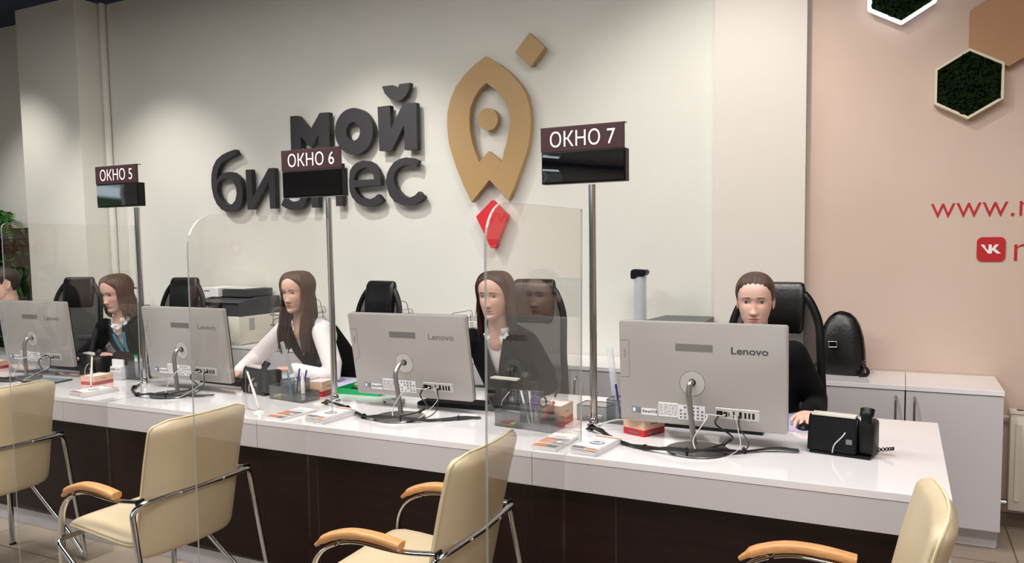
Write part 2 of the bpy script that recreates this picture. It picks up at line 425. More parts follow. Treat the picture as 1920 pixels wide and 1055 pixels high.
# ------------------------------------------------------------------ wall logo
LOGO = {'m':[[(-2.959,2.479),(-2.886,2.477),(-2.774,2.359),(-2.677,2.479),(-2.591,2.477),(-2.593,2.185),(-2.699,2.19),(-2.693,2.32),(-2.768,2.23),(-2.864,2.321),(-2.862,2.197),(-2.962,2.201)]],'o':[[(-2.201,2.309),(-2.203,2.342),(-2.211,2.373),(-2.226,2.403),(-2.246,2.429),(-2.27,2.452),(-2.298,2.469),(-2.33,2.481),(-2.362,2.488),(-2.396,2.487),(-2.428,2.481),(-2.458,2.468),(-2.485,2.45),(-2.507,2.426),(-2.525,2.399),(-2.536,2.368),(-2.541,2.335),(-2.539,2.302),(-2.53,2.27),(-2.515,2.24),(-2.494,2.213),(-2.469,2.19),(-2.44,2.173),(-2.408,2.161),(-2.375,2.156),(-2.342,2.157),(-2.31,2.165),(-2.28,2.178),(-2.254,2.197),(-2.232,2.22),(-2.216,2.248),(-2.205,2.278)],[(-2.314,2.317),(-2.315,2.33),(-2.318,2.343),(-2.323,2.355),(-2.33,2.365),(-2.339,2.374),(-2.35,2.381),(-2.361,2.386),(-2.373,2.388),(-2.385,2.388),(-2.397,2.385),(-2.408,2.38),(-2.418,2.372),(-2.426,2.363),(-2.433,2.352),(-2.437,2.34),(-2.438,2.327),(-2.438,2.314),(-2.435,2.301),(-2.429,2.289),(-2.422,2.279),(-2.413,2.27),(-2.402,2.263),(-2.39,2.258),(-2.378,2.256),(-2.366,2.257),(-2.354,2.259),(-2.343,2.265),(-2.334,2.272),(-2.326,2.282),(-2.32,2.293),(-2.316,2.305)]],'i_body':[[(-2.155,2.476),(-2.049,2.477),(-2.048,2.314),(-1.937,2.482),(-1.83,2.476),(-1.831,2.156),(-1.935,2.16),(-1.935,2.33),(-2.046,2.163),(-2.15,2.168)]],'breve':[[(-2.112,2.614),(-2.021,2.614),(-1.982,2.585),(-1.965,2.615),(-1.878,2.615),(-1.887,2.572),(-1.915,2.53),(-1.95,2.506),(-1.977,2.499),(-2.017,2.507),(-2.058,2.53),(-2.091,2.564)]],'b':[[(-3.534,2.271),(-3.613,2.256),(-3.68,2.236),(-3.74,2.201),(-3.781,2.149),(-3.802,2.084),(-3.806,2.036),(-3.804,1.975),(-3.787,1.908),(-3.757,1.852),(-3.709,1.808),(-3.656,1.787),(-3.607,1.783),(-3.558,1.791),(-3.511,1.816),(-3.481,1.86),(-3.472,1.913),(-3.474,1.972),(-3.491,2.032),(-3.526,2.069),(-3.573,2.096),(-3.622,2.1),(-3.672,2.092),(-3.719,2.068),(-3.75,2.036),(-3.739,2.081),(-3.723,2.128),(-3.692,2.168),(-3.649,2.192),(-3.591,2.213),(-3.512,2.231)],[(-3.745,1.978),(-3.734,2.02),(-3.691,2.045),(-3.621,2.049),(-3.569,2.024),(-3.541,1.975),(-3.536,1.927),(-3.553,1.874),(-3.587,1.846),(-3.629,1.838),(-3.685,1.864),(-3.724,1.905),(-3.745,1.948)]],'i':[[(-3.431,2.106),(-3.373,2.106),(-3.37,1.886),(-3.193,2.105),(-3.134,2.104),(-3.136,1.796),(-3.193,1.796),(-3.198,2.0),(-3.368,1.798),(-3.426,1.796)]],'z':[[(-3.049,2.059),(-3.002,2.082),(-2.942,2.088),(-2.877,2.072),(-2.849,2.023),(-2.881,1.974),(-2.956,1.955)],[(-2.956,1.953),(-2.883,1.94),(-2.852,1.887),(-2.881,1.826),(-2.956,1.809),(-3.022,1.823),(-3.063,1.847)]],'n':[[(-2.78,2.102),(-2.718,2.103),(-2.716,1.983),(-2.553,1.986),(-2.556,2.103),(-2.495,2.102),(-2.491,1.795),(-2.552,1.793),(-2.552,1.937),(-2.715,1.933),(-2.717,1.789),(-2.78,1.79)]],'e':[[(-2.146,1.927),(-2.148,1.992),(-2.171,2.043),(-2.207,2.083),(-2.249,2.104),(-2.299,2.11),(-2.35,2.099),(-2.389,2.076),(-2.416,2.042),(-2.426,1.971),(-2.423,1.899),(-2.404,1.852),(-2.361,1.81),(-2.311,1.785),(-2.261,1.778),(-2.205,1.784),(-2.155,1.802),(-2.131,1.819),(-2.174,1.864),(-2.203,1.844),(-2.234,1.833),(-2.272,1.834),(-2.321,1.849),(-2.358,1.881),(-2.379,1.922)],[(-2.383,1.974),(-2.369,2.014),(-2.34,2.042),(-2.301,2.058),(-2.27,2.059),(-2.233,2.042),(-2.209,2.01),(-2.203,1.972)]],'s':[[(-1.826,2.081),(-1.875,2.102),(-1.927,2.109),(-1.981,2.101),(-2.03,2.08),(-2.067,2.042),(-2.09,2.004),(-2.099,1.955),(-2.093,1.9),(-2.071,1.849),(-2.033,1.808),(-1.979,1.783),(-1.926,1.777),(-1.867,1.782),(-1.819,1.8),(-1.786,1.825),(-1.826,1.869),(-1.859,1.843),(-1.895,1.831),(-1.924,1.832),(-1.965,1.85),(-2.0,1.881),(-2.029,1.927),(-2.036,1.971),(-2.023,2.01),(-1.995,2.038),(-1.959,2.053),(-1.917,2.056),(-1.876,2.051),(-1.84,2.038)]],'pin':[[(-1.281,2.724),(-1.179,2.659),(-1.1,2.594),(-1.037,2.524),(-0.991,2.449),(-0.967,2.355),(-0.962,2.278),(-0.967,2.208),(-0.98,2.135),(-0.996,2.078),(-1.046,1.96),(-1.088,1.861),(-1.13,1.784),(-1.27,1.921),(-1.408,1.779),(-1.464,1.886),(-1.521,2.015),(-1.562,2.136),(-1.576,2.187),(-1.586,2.292),(-1.582,2.381),(-1.558,2.467),(-1.513,2.551),(-1.447,2.617),(-1.369,2.677)],[(-1.28,2.552),(-1.199,2.49),(-1.151,2.429),(-1.116,2.354),(-1.109,2.29),(-1.123,2.212),(-1.14,2.146),(-1.157,2.102),(-1.175,2.033),(-1.272,2.109),(-1.345,2.042),(-1.373,2.109),(-1.393,2.167),(-1.411,2.256),(-1.412,2.337),(-1.405,2.402),(-1.374,2.464),(-1.331,2.518)]],'dot':[[(-1.199,2.31),(-1.2,2.324),(-1.204,2.338),(-1.211,2.351),(-1.219,2.363),(-1.23,2.373),(-1.243,2.381),(-1.257,2.386),(-1.271,2.389),(-1.285,2.389),(-1.299,2.386),(-1.312,2.38),(-1.324,2.372),(-1.333,2.362),(-1.34,2.35),(-1.345,2.337),(-1.347,2.322),(-1.345,2.308),(-1.342,2.294),(-1.335,2.281),(-1.326,2.269),(-1.315,2.259),(-1.302,2.251),(-1.288,2.246),(-1.274,2.243),(-1.259,2.244),(-1.245,2.247),(-1.233,2.252),(-1.221,2.261),(-1.212,2.271),(-1.205,2.283),(-1.201,2.296)]],'square':[[(-0.963,2.834),(-0.858,2.729),(-0.96,2.62),(-1.068,2.722)]],'kite':[[(-1.254,1.787),(-1.142,1.684),(-1.239,1.468),(-1.267,1.469),(-1.376,1.682)]]}

YF, YB = 2.095, 2.14
def letter(key, name, m, label, cat, side=None, parent=None, dy=0):
    """outline with optional hole(s): filled front and back plus side walls, as one mesh"""
    polys = LOGO[key]
    cu = bpy.data.curves.new(name, 'CURVE'); cu.dimensions = '2D'; cu.fill_mode = 'BOTH'; cu.extrude = (YB-YF)/2
    if key == 'z':
        # stroke letter: two arcs with thickness
        bmz = nb()
        for ci, c in enumerate(polys):
            pts = catmull([(x, 0, z) for x, z in c], 6)
            L_, R2 = [], []
            for i, p in enumerate(pts):
                t = (pts[min(i+1, len(pts)-1)]-pts[max(i-1, 0)]).normalized(); nn = V((-t.z, 0, t.x))
                L_.append(p+nn*.031); R2.append(p-nn*.031)
            prism(bmz, [(p.x, p.z) for p in L_+R2[::-1]], YF+ci*.0004, YB)
        me = None
        o = obj(name, bmz, m); cx = -2.93
    else:
        for c in polys:
            sp = cu.splines.new('POLY'); sp.points.add(len(c)-1); sp.use_cyclic_u = True
            for i, (x, z) in enumerate(c): sp.points[i].co = (x, z, 0, 1)
        t = bpy.data.objects.new(name, cu); C.objects.link(t)
        bpy.context.view_layer.update()
        me = bpy.data.meshes.new_from_object(t.evaluated_get(bpy.context.evaluated_depsgraph_get()))
        bpy.data.objects.remove(t)
        for v in me.vertices: x, z, y = v.co; v.co = (x, (YF+YB)/2-y+dy, z)
        me.materials.clear(); me.materials.append(m)
        if side: me.materials.append(side)
        o = bpy.data.objects.new(name, me); C.objects.link(o)
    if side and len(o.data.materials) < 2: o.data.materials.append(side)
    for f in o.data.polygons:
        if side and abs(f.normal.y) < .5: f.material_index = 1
    # fixing studs into the wall keep it off the paint
    if parent: o.parent = parent
    if label: tag(o, label, cat)
    xs = [x for x, z in polys[0]]; zs = [z for x, z in polys[0]]
    sb = nb(); mid = polys[0][len(polys[0])//2]
    for q in (mid,):
        cx, cz = sum(xs)/len(xs), sum(zs)/len(zs)
        px, pz = q[0]+(cx-q[0])*.16, q[1]+(cz-q[1])*.16
        cyl(sb, (px, (YB+WY)/2-.0015, pz), .005, WY-YB+.002, seg=8, axis='Y')
    s = obj('wall_stud', sb, M['steel']); s.parent = o if not parent else o
    return o
G1 = 'raised letters of the wall lettering'
for key, lab in (('m', 'large bold charcoal letter М at the start of the upper word'), ('o', 'large bold charcoal letter О in the upper word'),
                 ('b', 'charcoal letter б at the left start of the lower word'), ('i', 'charcoal letter и second in the lower word'),
                 ('z', 'charcoal letter з half hidden behind the middle sign'), ('n', 'charcoal letter н mostly hidden behind the middle sign'),
                 ('e', 'charcoal letter е right of the middle sign'), ('s', 'charcoal letter с at the right end of the lower word')):
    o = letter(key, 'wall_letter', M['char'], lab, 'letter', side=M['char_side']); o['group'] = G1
t = thing('wall_letter', 'large bold charcoal letter Й with its breve ending the upper word', 'letter', group=G1)
letter('i_body', 'letter_body', M['char'], None, None, side=M['char_side'], parent=t)
letter('breve', 'letter_breve', M['char'], None, None, side=M['char_side'], parent=t)
letter('pin', 'logo_emblem_ring', M['gold'], 'tall gold pointed oval of the wall emblem with a notched foot', 'emblem')
letter('dot', 'logo_emblem_disc', M['gold'], 'small gold disc inside the pointed oval emblem', 'emblem')
letter('square', 'logo_emblem_square', M['gold'], 'gold tilted square above the emblem', 'emblem')
letter('kite', 'logo_emblem_point', M['red'], 'red kite shaped tip below the gold emblem', 'emblem')

# ------------------------------------------------------------------ hexagons and web address on the right wall
def hexpts(cx, cz, r): return [(cx+r*math.cos(PI/2+i*PI/3), cz+r*math.sin(PI/2+i*PI/3)) for i in range(6)]
def moss_hex(cx, cz, r, frame_mat, label, name='moss_hexagon', glow=False):
    t = thing(name, label, 'wall panel', (cx, WY, cz), group='moss hexagons')
    b = nb(); o_, i_ = hexpts(0, 0, r), hexpts(0, 0, r-.014)
    va = []
    for y in (-.055, -.001):
        va.append(([b.verts.new((x, y, z)) for x, z in o_], [b.verts.new((x, y, z)) for x, z in i_]))
    for k in range(6):
        n = (k+1) % 6
        (o0, i0), (o1, i1) = va
        b.faces.new((o0[k], o0[n], i0[n], i0[k])); b.faces.new((o1[k], i1[k], i1[n], o1[n]))
        b.faces.new((o0[k], o1[k], o1[n], o0[n])); b.faces.new((i0[k], i0[n], i1[n], i1[k]))
    obj('frame', b, frame_mat, t)
    b = nb(); prism(b, hexpts(0, 0, r-.015), -.036, -.002)
    obj('backing', b, M['moss'], t)
    b = nb(); rnd = random.Random(int(cx*100))
    k = 0
    while k < 420:
        x, z = rnd.uniform(-r, r), rnd.uniform(-r, r)
        q = max(abs(x), abs(x)*.5+abs(z)*.866)
        if q > (r-.016)*.866: continue
        k += 1
        s = rnd.uniform(.006, .013)
        tb = bmesh.new(); bmesh.ops.create_icosphere(tb, subdivisions=1, radius=s)
        for v in tb.verts: v.co *= rnd.uniform(.8, 1.25)
        merge(b, tb, Matrix.Translation((x, -.040-rnd.uniform(0, .012), z)))
    o = obj('moss_cushion', b, M['moss'], t, smooth=True); o['kind'] = 'stuff'
    return t
moss_hex(1.470, 2.268, .176, mat('birch_frame', '#d9cfb4', .5), 'dark moss hexagon in a pale wooden frame above the web address')
t = moss_hex(1.158, 2.783, .176, M['white'], 'moss hexagon with a glowing white outline at the top edge of the wall')
b = nb()
hp = [(x, -.058, z) for x, z in hexpts(0, 0, .176)]
for k in range(6):
    sweep(b, [hp[k], hp[(k+1) % 6]], .0085, seg=8)
obj('light_tube', b, M['led'], t, smooth=True)
b = nb(); prism(b, hexpts(1.640, 2.533, .197), WY-.05, WY-.001)
tag(obj('tan_hexagon', b, M['tan']), 'plain tan brown hexagon panel right of the moss ones', 'wall panel')
b = nb(); prism(b, hexpts(1.985, 2.533, .197), WY-.05, WY-.001)
t = text('wall_web_address', 'www.moibiz', .1, M['red_vinyl'], None, (0, WY-.0015, 0), ext=.001, fit=(1.316, 2.13, 1.598, 1.712), bold=-.001)
tag(t, 'red web address lettering beginning www. on the warm wall', 'lettering')
b.free()
# social badge: rounded square with white letters
t = thing('social_badge', 'red rounded square badge with white letters below the web address', 'sign', (1.592, WY, 1.432))
b = nb(); box(b, -.063, .063, -.006, -.0005, -.062, .062); 
b.free(); b = nb()
pts = []
for cxx, czz, a0 in ((.038, .037, 0), (-.038, .037, 90), (-.038, -.037, 180), (.038, -.037, 270)):
    for k in range(6): a = math.radians(a0+k*18); pts.append((cxx+.025*math.cos(a), czz+.025*math.sin(a)))
prism(b, pts, -.006, -.0005); obj('badge_plate', b, M['red_vinyl'], t)
b = nb()
prism(b, [(-.046, .024), (-.030, .024), (-.020, .0), (-.012, -.004), (-.010, .022), (-.018, .024), (.002, .024), (.004, .004), (.018, .024), (.034, .024), (.018, .003), (.044, -.022), (.026, -.022), (.006, -.004), (.003, -.022), (-.012, -.022)], -.0075, -.006)
obj('badge_letters', b, M['white'], t)
t = text('wall_web_address', 'moibiz', .1, M['red_vinyl'], None, (0, WY-.0015, 0), ext=.001, fit=(1.693, 2.18, 1.371, 1.50), bold=-.001)
tag(t, 'red lettering right of the red badge, cut by the picture edge', 'lettering')

# ------------------------------------------------------------------ radiator
t = thing('wall_radiator', 'white panel radiator on the wall right of the cabinets', 'radiator', (1.69, WY, .11))
b = nb(); box(b, 0, 1.0, -.098, -.035, 0, .50, bev=.006); 
obj('body', b, M['radiator'], t, smooth=True)
b = nb()
for k in range(14):
    x = .035+k*.07
    box(b, x-.012, x+.012, -.106, -.098, .05, .45, bev=.0035)
obj('flutes', b, M['radiator'], t)
b = nb(); box(b, -.004, 1.004, -.104, -.03, .498, .512)
obj('top_grille', b, M['radiator'], t)
b = nb()
for k in range(20): box(b, .03+k*.045, .058+k*.045, -.085, -.05, .5121, .5135)
obj('grille_slots', b, M['seam'], t)
b = nb(); sweep(b, fillet([(-.001, -.06, .03), (-.04, -.06, .03), (-.04, -.003, .03)], .015), .010, seg=10)
cyl(b, (-.022, -.06, .03), .017, .03, axis='X'); obj('valve', b, M['chrome'], t, smooth=True)
b = nb(); sweep(b, [(-.001, -.05, .47), (-.03, -.05, .47), (-.03, -.003, .47)], .008, seg=10); obj('bracket', b, M['radiator'], t)

# ------------------------------------------------------------------ green wall far left
tag(obj('moss_wall', box(nb(), -8.6, -5.912, WY-.05, WY-.001, .55, 1.72), M['moss']), 'dark mossy planted wall behind the left column', 'plants', kind='stuff')
def fern(loc, seed, n, ln, label, group):
    rnd = random.Random(seed); t = thing('fern_plant', label, 'plant', loc, group=group)
    b = nb(); lathe(b, [(.001, 0), (.045, 0), (.06, .09), (.055, .09), (.05, .08), (.001, .08)], seg=14); obj('pot', b, M['grey_plastic'], t, smooth=True)
    for i in range(n):
        b = nb(); a = rnd.uniform(0, 2*PI); d = V((math.cos(a), -abs(math.sin(a))*.7, 0)); L_ = ln*rnd.uniform(.7, 1.1)
        up_ = rnd.uniform(.35, 1.0)
        P_ = [V((0, 0, .09))+d*(L_*s*.8)+V((0, 0, 1))*(L_*(up_*s-1.0*s*s*.75)) for s in [k/14 for k in range(15)]]
        sweep(b, P_, .0022, seg=5)
        side = d.cross(V((0, 0, 1))).normalized()
        for k in range(2, 15):
            w_ = .055*math.sin(PI*min(1, (k/14)*.85+.12))*1.1+.006
            t_ = (P_[k]-P_[k-1]).normalized()
            for s in (-1, 1):
                e = P_[k]+side*s*w_+t_*w_*.35; nrm = side.cross(t_).normalized()*.0012
                q0, q1 = P_[k]-t_*.009, P_[k]+t_*.009; mid = (P_[k]+e)/2
                vs = [b.verts.new(q) for q in (q0, mid-t_*.010-nrm*2, e, mid+t_*.010-nrm*2, q1)]
                b.faces.new(vs)
        obj('frond', b, M['leaf'], t)
    return t
for i, (x, z, n, ln, lab) in enumerate(((-6.45, 1.66, 18, .44, 'bright green fern nearest the column on top of the moss wall'), (-6.80, 1.72, 18, .44, 'bright green fern at the left picture edge on the moss wall'),
                                   (-7.2, 1.68, 14, .36, 'bright green fern furthest left on top of the moss wall'))):
    fern((x, WY-.16, 1.661), 20+i, n, ln, lab, 'ferns on the moss wall')
tag(obj('plant_shelf', box(nb(), -8.6, -6.25, WY-.26, WY-.051, 1.62, 1.66), M['grey_plastic']), 'narrow dark shelf carrying the ferns on the moss wall', 'shelf')
b = nb()
rnd = random.Random(3)
for k in range(900):
    x = rnd.uniform(-8.4, -5.93); z = rnd.uniform(.6, 1.68); r = rnd.uniform(.02, .045)
    a = rnd.uniform(0, 2*PI); c = V((x, WY-.052-rnd.uniform(0, .03), z)); u_ = V((math.cos(a), -.35, math.sin(a)))*r; v_ = V((-math.sin(a), -.2, math.cos(a)))*r*.45
    vs = [b.verts.new(q) for q in (c-u_, c+v_, c+u_, c-v_)]; b.faces.new(vs)
tag(obj('wall_foliage', b, M['leaf']), 'small green leaves growing on the moss wall', 'plants', kind='stuff')

# ------------------------------------------------------------------ cabinets along the wall
def cabinet(x0, x1, label):
    w_ = x1-x0
    t = thing('storage_cabinet', label, 'cabinet', (x0, 1.724, 0), group='white cabinets along the back wall')
    D_ = WY-.006-1.724
    b = nb(); box(b, .002, w_-.002, .019, D_, .10, .752); obj('body', b, M['white_lam'], t)
    b = nb(); box(b, .012, w_-.012, .055, .075, 0, .10); box(b, w_-.03, w_-.012, .055, D_, 0, .10); box(b, .012, .03, .055, D_, 0, .10); obj('plinth', b, M['white_lam'], t)
    b = nb(); box(b, 0, w_, -.004, D_, .7535, .7775, bev=.0015); obj('top_panel', b, M['white_gloss'], t)
    n = 2
    for k in range(n):
        a, c = w_*k/n+.002, w_*(k+1)/n-.002
        d = obj('door', box(nb(), a, c, 0, .018, .106, .749, bev=.001), M['white_lam'], t)
        hx = c-.04 if k == 0 else a+.04
        hb = nb(); sweep(hb, fillet([(hx, 0, .555), (hx, -.028, .565), (hx+.0, -.032, .63), (hx, -.028, .705), (hx, 0, .715)], .02), .0055, seg=8)
        h = obj('door_handle', hb, M['steel'], d, smooth=True)
    return t
cabs = [(-5.05, -4.30), (-4.298, -3.41), (-3.408, -2.52), (-2.518, -1.63), (-1.628, -.99), (-.988, -.125), (-.123, .20)]
names = ['white cabinet furthest left beside the column', 'white cabinet behind the empty chair left of the printer', 'white cabinet under the printer', 'white cabinet right of the printer holding the letter trays', 'white cabinet behind the second empty chair',
         'white cabinet with arched handles behind the woman at the glass screen', 'narrow white cabinet under the cup tube']
for (a, c), nme in zip(cabs, names): cabinet(a, c, nme)
def cabinet_r(x0, x1, label, hside):
    w_ = x1-x0; D_ = WY-.006-1.724
    t = thing('storage_cabinet', label, 'cabinet', (x0, 1.724, 0), group='white cabinets along the back wall')
    zb = .10
    b = nb(); box(b, .002, w_-.002, .019, D_, zb, .752); obj('body', b, M['white_lam'], t)
    b = nb(); box(b, .012, w_-.012, .060, .078, 0.003, .10); obj('plinth', b, M['white_lam'], t)
    b = nb(); box(b, w_-.018, w_-.003, .079, D_, 0.003, .0995); box(b, .003, .018, .079, D_, .003, .0995); obj('side_foot', b, M['white_lam'], t)
    b = nb(); box(b, 0, w_, -.004, D_, .7535, .7775, bev=.0015); obj('top_panel', b, M['white_gloss'], t)
    d = obj('door', box(nb(), .002, w_-.002, 0, .018, .103, .749, bev=.001), M['white_lam'], t)
    hx = .04 if hside < 0 else w_-.04; k = -1 if hside < 0 else 1
    hb = nb(); sweep(hb, fillet([(hx, 0, .555), (hx, -.028, .563), (hx+k*.0, -.034, .64), (hx, -.028, .715), (hx, 0, .722)], .02), .0055, seg=8)
    obj('door_handle', hb, M['steel'], d, smooth=True)
    return t
YPIL = WY-.078
def shallow(t):
    for ch in list(t.children):
        if ch.name.startswith(('body', 'top_panel', 'plinth', 'side_foot')):
            for v in ch.data.vertices:
                if v.co.y > .3: v.co.y = YPIL-1.724
shallow(cabinet_r(.202, .70, 'white cabinet in front of the pilaster behind the largest monitor', 1))
cabinet_r(.722, 1.212, 'white single door cabinet under the black backpack', 1)
cabinet_r(1.214, 1.626, 'white end cabinet beside the radiator', -1)

# ------------------------------------------------------------------ reception desks
DW = 1.33; DD = 1.035; DT = .75
desk_lab = {0: 'white glossy desk at the right end of the row', -1: 'white glossy desk under the right hand sign, second from the right', -2: 'white glossy desk behind the middle cream chair',
            -3: 'white glossy desk behind the leftmost cream chair', -4: 'white glossy desk furthest left in the row'}
for k in range(-4, 1):
    x0 = k*DW+.0015; x1 = (k+1)*DW-.0015
    t = thing('reception_desk', desk_lab[k], 'desk', (x0, 0, 0), group='white reception desks')
    w_ = x1-x0
    obj('desk_top', box(nb(), 0, w_, 0, DD, DT-.024, DT, bev=.001), M['white_gloss'], t)
    obj('apron', box(nb(), 0, w_, .001, .022, DT-.126, DT-.0255), M['white_lam'], t)
    b = nb(); box(b, -.001, w_+.001 if k < 0 else w_-.026, .030, .048, .0925, DT-.1265)
    obj('front_panel', b, M['wenge'], t)
    sx_ = .305
    b = nb(); box(b, sx_, sx_+.004, .0285, .0299, .0925, DT-.1275); obj('panel_joint', b, M['seam'], t)
    obj('plinth', box(nb(), -.001, w_+.001 if k < 0 else w_-.027, .0502, .068, 0.0, .092), M['white_lam'], t)
    s0 = obj('side_panel', box(nb(), w_-.026, w_, .001, DD-.02, 0.0, DT-.025) if k == 0 else box(nb(), w_-.026, w_, .069, DD-.02, .0, DT-.025), M['white_lam'], t)
    obj('side_panel', box(nb(), 0, .026, .069, DD-.02, .0, DT-.025), M['white_lam'], t)

# ------------------------------------------------------------------ clear screens between the desks
def screen(X, yf, yb, label, r=.12):
    t = thing('protective_screen', label, 'screen', (X, 0, 0), group='clear screens between the desks')
    zt = 1.620
    pts = [(yf, .004)]
    for k in range(9):
        a = PI-k*PI/16; pts.append((yf+r+r*math.cos(a), zt-r+r*math.sin(a)))
    pts += [(yb, zt), (yb, DT+.002), (-.012, DT+.002), (-.012, .004)]
    b = nb(); th = .004
    A = [b.verts.new((-th, y, z)) for y, z in pts]; B = [b.verts.new((th, y, z)) for y, z in pts]
    n = len(pts)
    b.faces.new(A); b.faces.new(B[::-1])
    for i in range(n):
        f = b.faces.new((A[i], B[i], B[(i+1) % n], A[(i+1) % n])); f.material_index = 0 if i >= n-3 else 1
    for v in b.verts: v.co.x += math.tan(math.radians(.7))*(v.co.z-1.0)
    me_ = obj('clear_sheet', b, None, t, mats=[M['acrylic'], M['acrylic_edge']])
    return t
screen(.135, -.585, .150, 'clear acrylic screen in front of the woman with the white shirt collar')
screen(-1.030, -.592, .152, 'clear acrylic screen with a rounded corner crossing the middle cream chair')
screen(-2.300, -.465, .190, 'clear acrylic screen at the left picture edge', r=.02)

# ------------------------------------------------------------------ window number signs on poles
def win_sign(px, sx0, sx1, num, label, gr):
    Y = .45; t = thing('window_sign', label, 'sign', (px, Y, DT), group='window number signs')
    b = nb(); cyl(b, (0, 0, .49+.002), .0145, .975, seg=20); obj('pole', b, M['chrome'], t, smooth=True)
    b = nb(); lathe(b, [(.001, .0005), (.028, .0005), (.028, .006), (.019, .010), (.019, .03), (.016, .034), (.001, .034)], seg=24); obj('pole_base', b, M['chrome'], t, smooth=True)
    a, c = sx0-px, sx1-px
    b = nb(); box(b, a, c, -.045, .0, .985, 1.112, bev=.003); d = obj('display', b, M['black'], t)
    b = nb(); 
    # slightly wavy protective film over the glass
    nx, nz = 40, 14; g = []
    for j in range(nz+1):
        row = []
        for i in range(nx+1):
            x = a+.006+(c-a-.012)*i/nx; z = .992+.113*j/nz
            y = -.0475+(.0016*math.sin(x*19+num)+.0012*math.sin(z*60+x*7))*(1.3 if num == 7 else .2)
            row.append(b.verts.new((x, y-.001, z)))
        g.append(row)
    for j in range(nz):
        for i in range(nx): b.faces.new((g[j][i], g[j][i+1], g[j+1][i+1], g[j+1][i]))
    ed = bmesh.ops.extrude_face_region(b, geom=b.faces[:]); bmesh.ops.translate(b, verts=[v for v in ed['geom'] if isinstance(v, bmesh.types.BMVert)], vec=(0, .001, 0))
    obj('display_glass', b, M['film'], d, smooth=True)
    b = nb(); box(b, a-.002, c-.006, -.046, -.034, 1.1125, 1.208, bev=.001); p = obj('name_plate', b, M['brown_sign'], t)
    b = nb(); box(b, a-.002, c-.002, -.046, -.016, 1.208, 1.2105); obj('plate_top_flange', b, M['brown_sign'], p)
    L_ = c-a
    text('sign_lettering', 'ОКНО %d' % num, .09, M['sign_txt'], p, (a, -.0461, 0), ext=.0007, fit=(L_*.11, L_*.885, 1.130, 1.193))
    b = nb(); box(b, a-.006, a, -.030, -.015, 1.03, 1.055); obj('side_button', b, M['black'], d)
    return t
win_sign(.071, -.129, .226, 7, 'sign reading ОКНО 7 on a chrome pole, right of the gold emblem', 0)
win_sign(-1.262, -1.502, -1.142, 6, 'sign reading ОКНО 6 on a chrome pole in front of the charcoal letters', 0)
win_sign(-2.600, -2.865, -2.525, 5, 'sign reading ОКНО 5 on a chrome pole by the left column', 0)

